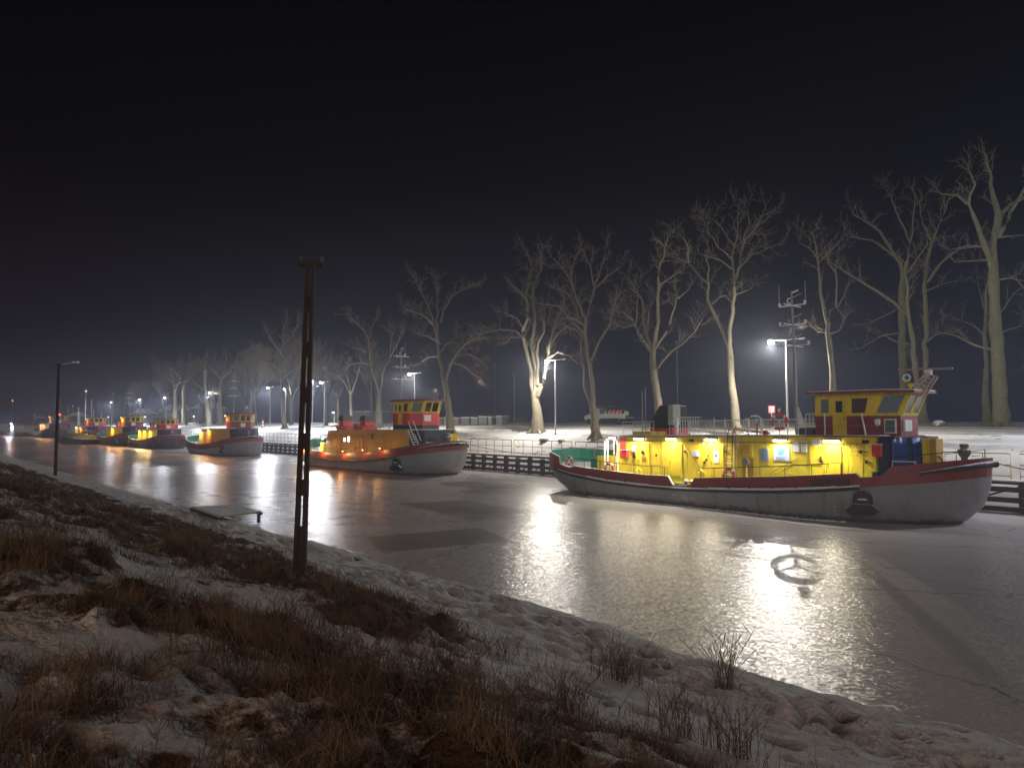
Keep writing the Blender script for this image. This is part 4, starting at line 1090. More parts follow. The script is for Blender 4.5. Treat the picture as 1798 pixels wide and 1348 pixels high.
    bell = [(-.42, .62), (.45, .62), (.45, 1.25), (.36, 1.5), (.18, 1.62), (-.18, 1.62), (-.36, 1.5), (-.42, 1.25)]
    MB().exz(bell, -.30, .35).build('anchor_shank_housing', M['black'], ac, bevel=.05)
    MB().exz([(-.78, .70), (-.42, 1.0), (.42, 1.0), (.78, .72), (.5, .5), (-.5, .48)], -.34, -.12).build('anchor_fluke', M['rubber'], ac, bevel=.04)
    MB().exz([(-.2, 1.2), (.25, 1.2), (.2, 1.26), (-.18, 1.26)], -.33, -.30).build('anchor_shine', M['galv'], ac)
    # lamps
    for (x, z, w, mt, pw, col) in lamps:
        light_fix(root, x, -hw - .06, z, w, mt, pw, col)
    if blocks: blocks(root)
    return root

WARMW = (1.0, 0.90, 0.68); ORG = (1.0, 0.45, 0.14)

# ---------------------------------------------------------------- detail of the near boat
def near_detail(root):
    y = -2.8
    door(root, -4.42, -3.58, 1.6, 3.55, y); door(root, -1.85, -.95, 1.65, 3.6, y); door(root, 1.25, 2.1, 1.72, 3.62, y); door(root, 8.5, 9.25, 1.9, 3.72, y)
    MB().lathe([(.14, 0), (.14, .03)], (0, 0, 0), 14).build('porthole', M['glass'], root).matrix_basis = Matrix.Translation((-4.0, y - .06, 3.05)) @ Matrix.Rotation(R(90), 4, 'X')
    MB().box(-4.1, -3.75, y - .07, y - .05, 2.45, 2.75).build('red_notice', pm('red_notice', (.35, .08, .03), .5), root)
    MB().box(1.5, 1.85, y - .075, y - .05, 2.6, 3.3).build('notice', M['paper'], root)
    MB().box(1.6, 1.75, y - .085, y - .075, 2.95, 3.15).build('red_mark', M['redb'], root)
    MB().box(3.45, 4.15, y - .03, y, 1.75, 2.95).build('low_door', pm('brown_door', (.35, .19, .02), .5), root)
    h = MB().box(3.35, 4.1, y - .05, y, 3.05, 3.85).build('hatch', M['yellow'], root, bevel=.015)
    MB().box(3.47, 3.98, y - .065, y - .05, 3.17, 3.73).build('hatch_panel', pm('hatch_panel', (.48, .27, .02), .5), h)
    sm = MB()
    for x in (-5.1, -2.75, -.55, .62, 2.3, 3.22, 4.4, 5.3, 6.52, 7.55, 8.3, 9.6, 10.38):
        sm.box(x, x + .035, y - .018, y - .001, 1.5, 4.06)
    for x0, x1, z in ((-5.5, 11.0, 3.98), (-3.4, -2.1, 2.3), (2.9, 5.2, 2.62), (6.5, 8.2, 2.72)):
        sm.box(x0, x1, y - .022, y - .001, z, z + .03)
    sm.build('wall_seam', M['yellow'], root)
    for x0, x1 in ((-3.3, -2.1), (5.4, 6.5), (7.6, 8.3)):
        MB().tube([(x0, y - .02, 2.2), (x0, y - .12, 2.2), (x1, y - .12, 2.25), (x1, y - .02, 2.25)], .02, 6).build('grab_rail', M['yellow'], root)
    MB().tube([(-5.5, y - .05, 3.82), (-2.4, y - .05, 3.84), (-2.4, y - .05, 1.6)], .018, 5).tube([(2.2, y - .05, 3.86), (7.6, y - .05, 3.9), (7.6, y - .05, 2.8)], .018, 5).build('cable_run', pm('old_cable', (.2, .12, .03), .6), root)
    # rounded window and big sign board
    w = MB().exz([(4.6, 2.85), (4.7, 2.78), (5.02, 2.78), (5.12, 2.85), (5.12, 3.5), (5.02, 3.58), (4.7, 3.58), (4.6, 3.5)], y - .05, y).build('window', M['grey'], root)
    MB().exz([(4.66, 2.9), (4.73, 2.84), (4.99, 2.84), (5.06, 2.9), (5.06, 3.45), (4.99, 3.52), (4.73, 3.52), (4.66, 3.45)], y - .065, y - .05).build('pane', M['glasspale'], w)
    sb = MB().box(5.45, 6.4, y - .05, y - .005, 2.88, 3.72).build('sign_board', M['plaque'], root, bevel=.01)
    mb = MB()
    for k, (x0, x1) in enumerate(((5.68, 6.1), (5.64, 6.14), (5.66, 6.14), (5.74, 6.06))):
        z = 3.56 - k * .1
        mb.exz([(x0, z), (x1, z + .02), (x1 - .03, z - .045), (x0 + .04, z - .06)], y - .062, y - .05)
    mb.build('wave_emblem', M['blue'], sb)
    mb = MB()
    for z, a_, b2 in ((3.09, 5.6, 6.25), (3.02, 5.6, 6.1), (2.95, 5.6, 6.2)): mb.box(a_, b2, y - .057, y - .05, z - .012, z + .012)
    mb.build('sign_lines', pm('dark_print', (.05, .06, .1), .6), sb)
    MB().box(6.62, 6.95, y - .09, y, 3.42, 4.0).build('notice', M['paper'], root, bevel=.01)
    nb2 = MB().box(7.1, 7.42, y - .05, y, 3.42, 4.0).build('notice', M['paper'], root, bevel=.01)
    mb = MB()
    for k in range(9): mb.box(7.14, 7.38, y - .056, y - .05, 3.47 + k * .055, 3.485 + k * .055)
    mb.build('notice_lines', pm('dark_print', (.05, .06, .1), .6), nb2)
    MB().box(7.72, 8.2, y - .04, y, 3.78, 4.1).build('name_plate', M['paper'], root, bevel=.01)
    for k, s in enumerate(('L = 28.07m', 'B = 7.50m', 'H = 4.33m', 'T = 4.22m')):
        text_obj(s, .20, (9.72, y - .012, 3.86 - k * .20), (R(90), 0, 0), M['txt'], root)
    # ladder
    mb = MB()
    for x in (2.5, 2.85): mb.tube([(x, y - .28, 1.5), (x, y - .12, 4.25), (x, y + .3, 4.9)], .025, 6)
    for k in range(11): mb.tube([(2.5, y - .27 + .012 * k, 1.62 + .25 * k), (2.85, y - .27 + .012 * k, 1.62 + .25 * k)], .018, 6)
    mb.build('ladder', M['black'], root)
    mb = MB()
    for k in (2.62, 2.2, 1.95): mb.box(2.48, 2.87, y - .31, y - .2, k - .02, k + .03)
    mb.build('ladder_snow', M['snow'], root)
    MB().tube([(3.0, y - .06, 1.5), (3.0, y - .06, 4.2)], .045, 8).build('drain_pipe', M['grey'], root, smooth=True)
    for x, z, r_ in ((.75, 3.95, .07), (.75, 3.72, .07), (3.15, 3.92, .05), (3.15, 3.74, .05), (1.25, 3.75, .05)):
        MB().lathe([(r_, 0), (r_, .05), (r_ * .6, .07)], (0, 0, 0), 12).build('gauge', M['paper'], root).matrix_basis = Matrix.Translation((x, y, z)) @ Matrix.Rotation(R(90), 4, 'X')
    MB().box(-.05, .45, y - .22, y, 2.92, 3.3).build('cabinet', M['white'], root, bevel=.03)
    MB().box(-4.9, -4.65, y - .14, y, 3.1, 3.5).build('cabinet', M['white'], root, bevel=.02)
    MB().box(-4.85, -4.65, y - .10, y, 2.65, 2.95).build('socket', M['black'], root)
    MB().box(-.25, .02, y - .12, y, 3.83, 3.98).build('camera_box', M['black'], root)
    MB().box(10.45, 10.75, y - .14, y, 3.95, 4.12).build('camera_box', M['black'], root)
    hm = MB()
    for x, z in ((-2.9, 2.9), (.8, 2.6), (1.1, 3.0), (.95, 2.75), (-.65, 3.2), (2.32, 3.3), (8.2, 3.15), (8.22, 2.95), (10.3, 3.5), (10.6, 3.0)):
        hm.box(x - .05, x + .05, y - .08, y, z - .07, z + .07)
    hm.build('wall_fittings', M['black'], root)
    mb = MB()
    for (x0, z0, x1, z1) in ((-.9, 3.9, .9, 1.8), (5.3, 2.2, 7.0, 3.1), (10.2, 3.62, 10.7, 3.52), (10.45, 3.15, 10.95, 2.95), (9.35, 3.9, 9.5, 3.8), (6.9, 3.35, 7.4, 3.28), (-2.3, 2.95, -2.0, 2.8)):
        mb.tube([(x0, y - .05, z0), (x1, y - .05, z1)], .016, 5)
    mb.build('cables_and_hooks', pm('rusty_pipe', (.10, .05, .02), .7), root)
    # hand pipes and mushroom vents
    for x, z in ((-4.0, 1.9), (.9, 2.0)):
        MB().tube([(x + .25, y - .55, 1.2), (x + .25, y - .55, z), (x, y - .6, z + .15), (x - .05, y - .62, z)], .07, 8).build('vent_pipe', M['yellow'], root, smooth=True)
    # pedestal compass gauge by the rail
    MB().tube([(4.25, y - .9, 1.2), (4.25, y - .9, 2.55)], .05, 8).build('pedestal', M['yellow'], root)
    MB().lathe([(.05, -.05), (.2, -.02), (.2, .04), (.05, .06)], (0, 0, 0), 16).build('pedestal_head', M['grey'], root, smooth=True).matrix_basis = Matrix.Translation((4.25, y - .95, 2.8)) @ Matrix.Rotation(R(90), 4, 'X')
    # post with lamp at the aft corner, davit hoops, red fire box
    MB().box(-6.05, -5.55, y - .04, y + .1, 2.6, 4.0).build('red_panel', M['redb'], root)
    MB().box(-5.75, -5.2, y - .3, y - .02, 2.68, 3.15).build('fire_box', M['redb'], root, bevel=.02)
    MB().box(-5.77, -5.18, y - .32, y, 3.15, 3.2).build('fire_box_snow', M['snow'], root)
    light_fix(root, -6.35, y - .35, 3.95, .55, 'tube', 150, WARMW)
    for x in (-7.0, -6.1):
        MB().tube([(x, y - .5, 1.3), (x, y - .5, 3.75), (x + .12, y - .5, 3.95), (x + .28, y - .5, 3.75), (x + .28, y - .5, 1.3)], .045, 8).build('davit_hoop', M['white'], root, smooth=True)
    MB().tube([(-7.2, -2.0, 2.7), (-7.2, -2.0, 3.5)], .1, 10).build('black_vent', M['black'], root)
    MB().box(-5.2, -3.6, -2.5, 1.5, 4.0, 4.42).build('roof_casing', M['yellow'], root, bevel=.02)
    # box beside the funnel, twin exhaust pipes
    MB().box(-3.42, -2.98, -.96, -.15, 4.85, 6.22).build('vent_box', pm('vent_box_paint', (.34, .38, .33), .5, dirt=(.05, .05, .05), dirt_amt=.7, dscale=4), root, bevel=.03)
    for x in (-5.75, -5.45): MB().tube([(x, -.8, 4.3), (x, -.8, 7.2 if x < -5.6 else 7.4)], .03, 6).build('exhaust_pipe', M['grey'], root)
    MB().tube([(-2.5, -1.2, 4.1), (-2.5, -1.2, 5.3)], .13, 10).build('roof_vent', M['white'], root, smooth=True)
    # roof gratings, boom, davits
    mb = MB()
    for x in np.arange(-1.9, -.3, .2): mb.tube([(x, -1.6, 4.2), (x, -1.6, 5.35)], .02, 5)
    mb.tube([(-1.95, -1.6, 5.35), (-.25, -1.6, 5.35)], .03, 5)
    mb.build('roof_grating', M['white'], root)
    MB().tube([(-.6, -.2, 4.75), (3.2, .6, 4.35)], .09, 10).build('boom', pm('boom_paint', (.55, .42, .25), .5), root, smooth=True)
    for x in (1.1, 1.9, 3.3, 4.0):
        MB().tube([(x, -2.2, 4.2), (x, -2.2, 5.3)], .03, 6).build('stanchion', M['white'], root)
    MB().tube([(2.7, -1.0, 4.2), (2.7, -1.0, 5.25), (2.95, -1.0, 5.4), (3.35, -1.0, 5.4), (3.6, -1.0, 5.25), (3.6, -1.0, 4.2)], .05, 8).build('hoop', M['white'], root, smooth=True)
    mb = MB()
    for x in np.arange(2.8, 3.6, .18): mb.tube([(x, -1.0, 4.6), (x, -1.0, 5.2)], .02, 5)
    mb.build('hoop_bars', M['white'], root)
    MB().tube([(4.1, -2.3, 4.25), (4.1, -2.3, 5.0)], .05, 8).build('red_post', M['redb'], root)
    MB().lathe([(.05, 0), (.14, .08), (.14, .3), (.05, .4)], (4.75, -2.5, 4.2), 10).build('red_lamp_housing', M['redb'], root, smooth=True)
    MB().box(6.4, 7.3, -1.9, -1.0, 4.25, 4.75).build('skylight', pm('dark_green_cover', (.04, .06, .045), .7), root, bevel=.12)
    mb = MB()
    for x in np.arange(6.35, 7.5, .22): mb.tube([(x, -.9, 4.3), (x, -.9, 5.5)], .03, 5)
    mb.tube([(6.35, -.9, 5.5), (7.5, -.9, 5.5)], .035, 5); mb.tube([(6.35, -.9, 4.9), (7.5, -.9, 4.9)], .03, 5)
    mb.build('stair_guard', M['white'], root)
    # wheelhouse gallery, mirrors and front
    for x, lean in ((8.35, 0), (10.3, .22)):
        MB().tube([(x + lean, -2.62, 4.32), (x, -2.62, 5.5)], .04, 6).build('gallery_post', M['white'], root)
    MB().box(7.3, 12.0, -2.75, -2.1, 4.28, 4.33).build('gallery', M['red'], root)
    MB().tube([(6.5, -2.62, 4.85), (11.8, -2.5, 4.85)], .012, 5).build('gallery_wire', M['rope'], root)
    mi = MB().box(11.35, 11.95, -2.45, -2.38, 4.45, 5.2).build('mirror_frame', M['white'], root, bevel=.03)
    MB().box(11.42, 11.88, -2.465, -2.45, 4.52, 5.13).build('mirror_glass', M['glasspale'], mi)
    MB().lathe([(.05, 0), (.13, .06), (.15, .3), (.05, .36)], (11.05, -2.5, 4.85), 10).build('floodlight', M['white'], root, smooth=True)
    MB().box(11.02, 11.14, -2.95, -2.7, 1.8, 4.25).build('corner_post', M['yellow'], root)
    MB().box(11.0, 11.45, -3.12, -2.9, 3.3, 3.9).build('fire_box', M['redb'], root, bevel=.02)
    MB().box(10.98, 11.47, -3.14, -2.88, 3.9, 3.94).build('fire_box_snow', M['snow'], root)
    # blue tarpaulin hung over the front
    rows = []
    for i in range(13):
        t = i / 12
        x = 11.75 + .75 * t; yy = -2.45 + 1.3 * t
        wv = .06 * math.sin(i * 2.2)
        rows.append([(x + wv, yy - .12 + wv, z) for z in np.linspace(2.0, 4.28, 7)])
    mb = MB().grid(rows)
    tp = mb.build('tarpaulin_cover', M['tarp'], root, smooth=True)
    so = tp.modifiers.new('solid', 'SOLIDIFY'); so.thickness = .02
    MB().box(12.75, 13.3, -1.2, -.3, 2.0, 4.2).build('vent_trunk', M['ochre'], root, bevel=.03)
    MB().box(12.7, 13.0, -1.3, -1.2, 2.0, 4.2).build('vent_trunk_edge', M['yellow'], root)
    MB().tube([(11.9, -2.9, 2.4), (11.9, -2.9, 3.1), (12.9, -2.7, 3.1), (12.9, -2.7, 2.4)], .05, 6).build('guard_hoop', M['white'], root)
    for x in (11.35, 11.95):
        MB().lathe([(.17, 0), (.17, .55), (.2, .58), (.2, .64)], (x - .25, -2.95 if x < 11.5 else -2.9, 1.9), 12).build('bollard', M['black'], root, smooth=True)
    for x in (.1, .55):
        MB().lathe([(.1, 0), (.1, .28), (.17, .30), (.19, .36), (.05, .42)], (x, -3.75, rZ(0) + .1), 12).build('bollard', M['black'], root, smooth=True)
        MB().lathe([(.16, .36), (.12, .44), (.02, .47)], (x, -3.75, rZ(0) + .12), 12).build('bollard_snow', M['snow'], root, smooth=True)
    MB().lathe([(.03, 0), (.05, .1), (.12, .2), (.16, .3), (.05, .38)], (11.9, -.5, 6.7), 8).build('horn', M['yellow'], root, smooth=True)
    hn = MB().torus((11.6, -.2, 7.35), .17, .05, 'y', 14, 6).build('loop_antenna', M['white'], root)
    # name on the bulwark: dark worn letters
    mb = MB()
    for k in range(10):
        x = 8.45 + k * .2; p = hull_pt(x, 2.0, -1)
        zc = (rZ(x) + tZ(x, TOPZ)) / 2 + .02
        w_ = .125 if k % 3 else .10
        mb.box(x - w_ / 2, x - w_ / 2 + .045, p[1] - .03, p[1] + .02, zc - .2, zc + .2)
        mb.box(x + w_ / 2 - .045, x + w_ / 2, p[1] - .03, p[1] + .02, zc - .2, zc + .2)
        mb.box(x - w_ / 2, x + w_ / 2, p[1] - .028, p[1] + .02, zc + (.15 if k % 2 else -.03), zc + (.2 if k % 2 else .03))
    mb.build('name_letters', M['dkred'], root)
    # load line mark and draught marks
    def yh(x, z): return hull_pt(x, z, -1)[1] - .012
    mb = MB(); cx, cz = .35, .50
    mb.torus((cx, yh(cx, cz), cz), .13, .016, 'y', 20, 5)
    mb.tube([(cx - .22, yh(cx, cz), cz), (cx + .22, yh(cx, cz), cz)], .016, 4)
    mb.tube([(cx + .24, yh(cx, cz), cz + .12), (cx + .24, yh(cx, cz), cz - .3)], .014, 4)
    mb.tube([(-.55, yh(-.4, .5), .62), (-.2, yh(-.4, .5), .62)], .016, 4); mb.tube([(-.37, yh(-.4, .5), .62), (-.37, yh(-.4, .5), .28)], .016, 4)
    mb.tube([(.85, yh(.8, .5), .55), (1.02, yh(.8, .5), .55)], .02, 4)
    mb.tube([(-.8, yh(-.8, .5), .78), (-.74, yh(-.8, .5), .78)], .035, 4); mb.tube([(-.8, yh(-.8, .5), .45), (-.74, yh(-.8, .5), .45)], .035, 4)
    mb.build('load_line_mark', M['chalk'], root)
    mb = MB()
    for z in (.75, .55, .38): mb.box(9.5, 9.58, yh(9.5, z) - .01, yh(9.5, z) + .03, z - .03, z + .03)
    mb.build('draught_mark', M['chalk'], root)

def near_lamps():
    return [(-4.3, 3.93, .75, 'tube', 170, WARMW), (-1.62, 3.95, .75, 'tube', 170, WARMW), (1.35, 3.98, .75, 'tube', 170, WARMW), (5.9, 4.0, .75, 'tube', 75, (.92, .95, 1)), (8.85, 4.02, .85, 'tube', 190, WARMW)]

boat1 = icebreaker('icebreaker_tug', (-28, 40.9), 'nearest grey and red icebreaker tug with a long brightly lit yellow deckhouse', full=True, notch=True, lamps=near_lamps(), blocks=near_detail)

# second boat: dark ochre house, red wheelhouse front, orange lit bulwark
def second_detail(root):
    y = -2.8
    door(root, -3.6, -2.9, 1.6, 3.4, y, 'ochre'); door(root, 1.6, 2.3, 1.6, 3.45, y, 'ochre')
    MB().box(-1.1, -.75, y - .04, y, 2.95, 3.5).build('window', M['litwin'], root); MB().box(-2.0, -1.7, y - .04, y, 2.95, 3.35).build('window', M['litwin'], root)
    MB().box(4.0, 4.5, y - .04, y, 3.3, 3.9).build('vent_panel', M['brick'], root)
    mb = MB()
    for x in (-4.9, .6, 2.9, 5.6): mb.box(x, x + .06, y - .03, y, 1.8, 3.9)
    mb.build('wall_rib', M['ochre'], root)
    light_fix(root, -7.3, -2.7, 3.15, .3, 'tube', 220, (1, .95, .85))
    MB().exz([(-7.7, 1.4), (-7.5, 2.7), (-7.0, 2.7), (-6.7, 1.4)], -2.9, -2.4).build('lit_casing_wedge', M['yellow'], root)  # yellow wedge painted in place of lamplight on the casing corner
    for k, x in enumerate((-9.6, -4.0, 1.0, 5.3, 8.7)):  # orange lights and bulbs added over the side to brighten the bulwark
        plight('added_glow_light', (x, -4.75, 1.75 + (0, 0, 0, .25, .5)[k]), (50, 60, 45, 14, 22)[k], ORG, .06, root)
        MB().lathe([(.02, 0), (.035, .03), (.035, .08), (.01, .1)], (x, -4.5, 1.95 + (0, 0, 0, .25, .5)[k]), 8).build('glow_bulb', M['tubeo'], root, smooth=True)
    # stairs up to the wheelhouse
    mb = MB()
    for dy in (-2.3, -2.9):
        mb.tube([(12.6, dy, 2.4), (11.2, dy, 4.35)], .04, 6); mb.tube([(12.6, dy, 3.3), (11.2, dy, 5.2)], .035, 6)
    for k in range(8): mb.tube([(12.6 - .18 * k, -2.3, 2.45 + .24 * k), (12.6 - .18 * k, -2.9, 2.45 + .24 * k)], .03, 5)
    mb.build('stair', M['white'], root)
    MB().box(12.0, 12.7, .9, 2.0, 2.2, 3.9).build('yellow_locker', M['yellow'], root, bevel=.03)
    MB().tube([(13.0, -2.0, 2.6), (13.0, -2.0, 3.1), (13.3, -.4, 3.1), (13.3, -.4, 2.6)], .05, 6).build('guard_hoop', M['white'], root)
    MB().box(-2.6, -1.6, -1.4, -.4, 4.15, 4.9).build('red_locker', M['redb'], root, bevel=.03)
boat2 = icebreaker('icebreaker_tug', (-72.2, 40.9), 'second icebreaker tug with an unlit ochre deckhouse and a red and yellow wheelhouse', wall='ochre', wh_up='yellow', wh_low='redb', funnels=(-4.6, .4), boot=True, wdx=-.9, wys=.85, whz=.6, fy=-1.3, fws=.55,
                   blocks=second_detail, fen_snow=False)
def third_detail(root):
    y = -2.8
    light_fix(root, 7.6, -2.3, 6.3, .3, 'tubeo', 200, ORG); light_fix(root, -5.3, y - .06, 3.9, .3, 'tube', 260, (1, .9, .6)); light_fix(root, -.4, y - .06, 4.0, .3, 'tubeo', 220, ORG)
    plight('boat_lamp_light', (1.0, -1.5, 5.3), 40, ORG, .1, root)
    door(root, 1.0, 1.8, 1.7, 3.6, y, 'ochre')
boat3 = icebreaker('icebreaker_tug', (-121.2, 41.0), 'third tug with a red wheelhouse and grey bow patched with dark squares', sc=.80, zsc=.96, wall='ochre', wh_up='ochre', wh_low='red', boot=True, funnels=(4.6,),
                   blocks=third_detail, mast=True, detail=1, fen_snow=False)
def fourth_detail(root):
    y = -2.8
    for x in (-5.0, -.2, 5.2): light_fix(root, x, y - .06, 3.9, .5, 'tubeo', 420, (1.0, .66, .26))
    for x in (-5.4, -.5, 4.8): door(root, x, x + .8, 1.6, 3.4, y)
    for k in range(6):
        x = -11 + k * 2.6; p = hull_pt(x, rZ(x) - .4, -1, -.12)
        MB().torus(p, .36, .14, 'y', 14, 6).build('tyre_fender', M['rubber'], root)
boat4 = icebreaker('icebreaker_tug', (-160.5, 41.0), 'fourth tug, dark hull hung with tyres, three orange lamps on its yellow house', sc=.80, zsc=.87, hull='hulldark', wall='yellow', wh_up='yellow', wh_low='redb', mast=False,
                   blocks=fourth_detail, detail=1, fen_snow=False)
def fifth_detail(root):
    light_fix(root, 7.9, -2.3, 6.3, .5, 'tubeo', 650, ORG); light_fix(root, 1.0, -2.9, 3.9, .5, 'tubeo', 420, ORG)
boat5 = icebreaker('icebreaker_tug', (-186, 40.5), 'fifth tug with an orange lit wheelhouse aft of the dark hulled one', sc=.88, zsc=.97, hull='hulldark', wall='yellow', wh_up='yellow', wh_low='red', mast=True, blocks=fifth_detail, detail=1, fen_snow=False)
def sixth_detail(root):
    light_fix(root, 7.9, -2.3, 6.3, .4, 'tubeo', 260, ORG); light_fix(root, -3.0, -2.9, 3.9, .5, 'tube', 260, (1, .85, .6)); light_fix(root, 3.0, -2.9, 3.9, .5, 'tubeo', 260, ORG)  # warm lamps added here to liven the far left
boat6 = icebreaker('icebreaker_tug', (-232, 42.0), 'tug with added lamps and a yellow and red wheelhouse behind the snow topped pontoon', sc=.95, hull='hulldark', wall='ochre', wh_up='yellow', wh_low='redb', mast=False, detail=0, fen_snow=False, blocks=sixth_detail)
def seventh_detail(root):
    light_fix(root, -5.0, -2.9, 3.9, .6, 'tubeo', 700, ORG)
    light_fix(root, 1.5, -2.9, 3.9, .6, 'tubeo', 500, ORG); light_fix(root, 7.9, -2.3, 6.3, .6, 'tubeo', 400, ORG); plight('beacon_light', (9.5, -.6, 7.6), 160, (1, .05, .06), .2, root)
    MB().lathe([(.1, 0), (.35, .1), (.35, .5), (.1, .6)], (9.5, 0, 6.7), 10).build('red_beacon', M['redlamp'], root, smooth=True)
boat7 = icebreaker('icebreaker_tug', (-295, 42.5), 'farthest tug with a red beacon glowing on its wheelhouse', sc=1.1, hull='hulldark', wall='ochre', wh_up='ochre', wh_low='red', mast=True, blocks=seventh_detail, detail=0, fen_snow=False)

# pontoon barge with snow on deck
pb = empty('pontoon_barge', (-205, 36.5, 0), 0, 'low flat pontoon barge with a snow covered deck and yellow gear', 'barge')
MB().exz([(-22, 1.1), (-20.5, -.3), (11, -.3), (13, 1.2)], -3, 3).build('hull', M['hulldark'], pb, bevel=.05)
MB().exz([(-2, 1.13), (13, 1.23), (13, 1.32), (-2, 1.25)], -2.9, 2.9).build('deck_snow', M['snow'], pb)
MB().box(-14, -8, -1.8, 1.8, 1.1, 2.3).build('hatch_coaming', M['ochre'], pb, bevel=.1)
mb = MB()
for k in range(14): mb.tube([(-7 + k * 1.3, -1 + rnd.random(), 1.2), (-6.4 + k * 1.3, rnd.random(), 1.8 + .4 * rnd.random())], .16, 6)
mb.build('deck_gear', M['yellow'], pb)
MB().box(-18, -2, -1.5, 1.5, 3.0, 3.1).build('awning', M['grey'], pb)
for x in (-17.5, -12.5, -7.5, -2.5):
    for yy in (-1.4, 1.4): MB().tube([(x, yy, 1.1), (x, yy, 3.0)], .05, 6).build('post', M['grey'], pb)
# small white launch with lit cabin at far left
la = empty('motor_launch', (-330, 36, 0), 0, 'small white launch with a glaring lit cabin at the far left', 'boat')
MB().exz([(-9, 1.3), (-8, -.3), (8, -.3), (12, 1.6)], -2, 2).build('hull', M['white'], la, bevel=.1)
MB().exz([(-5, 1.4), (-4.6, 4.0), (4, 4.0), (5.5, 1.4)], -1.7, 1.7).build('cabin', M['white'], la, bevel=.1)
MB().box(-4, 3.4, -1.75, -1.7, 2.4, 3.5).build('window', M['litwin'], la)
plight('launch_light', (0, -2.6, 4.6), 1500, (.8, .9, 1), .2, la)
MB().lathe([(.1, 0), (.3, .1), (.3, .4), (.1, .5)], (0, -1.9, 4.3), 8).build('glow_bulb', M['headc'], la)

# lifebuoys (lift off their hooks)
def buoy(x, y, z, label, r_=.36, spokes=False):
    root = empty('lifebuoy', (x, y, z), 0, label, 'lifebuoy', 'lifebuoys on the near boat')
    MB().torus((0, 0, 0), r_, .085, 'y', 28, 10).build('ring', M['ringr'], root, smooth=True)
    mb = MB()
    for a in (45, 135, 225, 315):
        c_, s_ = math.cos(R(a)), math.sin(R(a))
        mb.tube([(c_ * (r_) - s_ * .06, 0, s_ * r_ + c_ * .06), (c_ * r_ + s_ * .06, 0, s_ * r_ - c_ * .06)], .091, 10)
    mb.build('band', M['paper'], root, smooth=True)
    if spokes:      # three armed holder on a short post
        mb = MB()
        for a in (90, 210, 330): mb.tube([(0, .05, 0), (r_ * math.cos(R(-a)), .05, r_ * math.sin(R(-a)))], .032, 6)
        mb.build('holder', M['white'], root)
        MB().tube([(0, .06, -r_ - .75), (0, .06, -r_)], .028, 6).tube([(0, .06, r_), (0, .06, r_ + .16)], .02, 5).box(-.08, .08, .0, .1, r_ + .14, r_ + .34).build('holder_post', M['white'], root)
    else:
        MB().tube([(0, .1, -r_ - .1), (0, .1, r_)], .02, 5).build('hook_bracket', M['white'], root)
    return root
def bl(x, y, z): return (-28 + x, 40.9 + y, z)
buoy(*bl(-5.9, -4.05, 1.92), 'snowy lifebuoy on the bulwark rail below the aft lamp of the near boat')
buoy(*bl(3.35, -4.1, 2.0), 'lifebuoy on the bulwark rail at the foot of the black ladder')
_b = onY(1368.5, 740, 37.66)
_rb = buoy(_b.x, _b.y, _b.z, 'orange red lifebuoy up on the deckhouse roof rail near the mast', .40, True)
_rb.rotation_euler = (0, 0, R(31))
buoy(*bl(-10.45, -3.3, 2.25), 'lifebuoy stowed at the stern beside the towing gear', .26)

# snow crust where ice meets the near hull
mb = MB()
for k in range(260):
    t = k / 259; x = -9 + 20 * t
    p = hull_pt(x, 0.02, -1, -.18 - .15 * rnd.random())
    r_ = rnd.uniform(.04, .14)
    mb.lathe([(r_, -.02), (r_ * .9, r_ * .25), (r_ * .3, r_ * .45)], (p[0] - 28, p[1] + 40.9, 0), 7)
tag(mb.build('snow_crust', M['snow']), 'line of broken snow crust along the near hull at the ice', 'snow', kind='stuff')

# mooring ropes to the quay
def rope(a, b, sag, label):
    A, B = Vector(a), Vector(b); pts = []
    for i in range(13):
        t = i / 12; q = A.lerp(B, t); q.z -= sag * 4 * t * (1 - t); pts.append(q)
    o = MB().tube(pts, .035, 6).build('mooring_rope', M['rope'], smooth=True); tag(o, label, 'rope', 'mooring ropes')
rope((-28 + 14.6, 40.9 + .6, 3.2), (-6.5, 48.4, 1.95), .35, 'dark mooring rope running from the near bow out to the right edge')
rope((-28 + 13.3, 40.9 + 2.2, 3.0), (-17.5, 48.4, 1.9), .2, 'mooring rope hidden behind the near bow deck')
rope((-28 - 12.5, 40.9 + 1.5, 2.6), (-46.5, 48.4, 1.9), .25, 'mooring rope from the near stern to the timber quay')
rope((-72.2 + 14.6, 40.9 + .6, 3.2), (-51.5, 48.4, 1.9), .3, 'mooring rope from the bow of the second boat to the quay')
# ================================================================ TREES
BARK = pm('pale_lime_bark', (0.19, 0.165, 0.115), 0.85, var=0.35, scale=5, bump=0.03, bscale=6, dirt=(0.08, 0.07, 0.05), dirt_amt=0.7, dscale=2.0, snow=0.28)
BARKG = pm('green_grey_bark', (0.17, 0.17, 0.10), 0.85, var=0.35, scale=4, bump=0.03, bscale=6, dirt=(0.07, 0.065, 0.05), dirt_amt=0.7, dscale=1.5)
TWIG = pm('twig_bark', (0.20, 0.165, 0.125), 0.9, var=0.3)

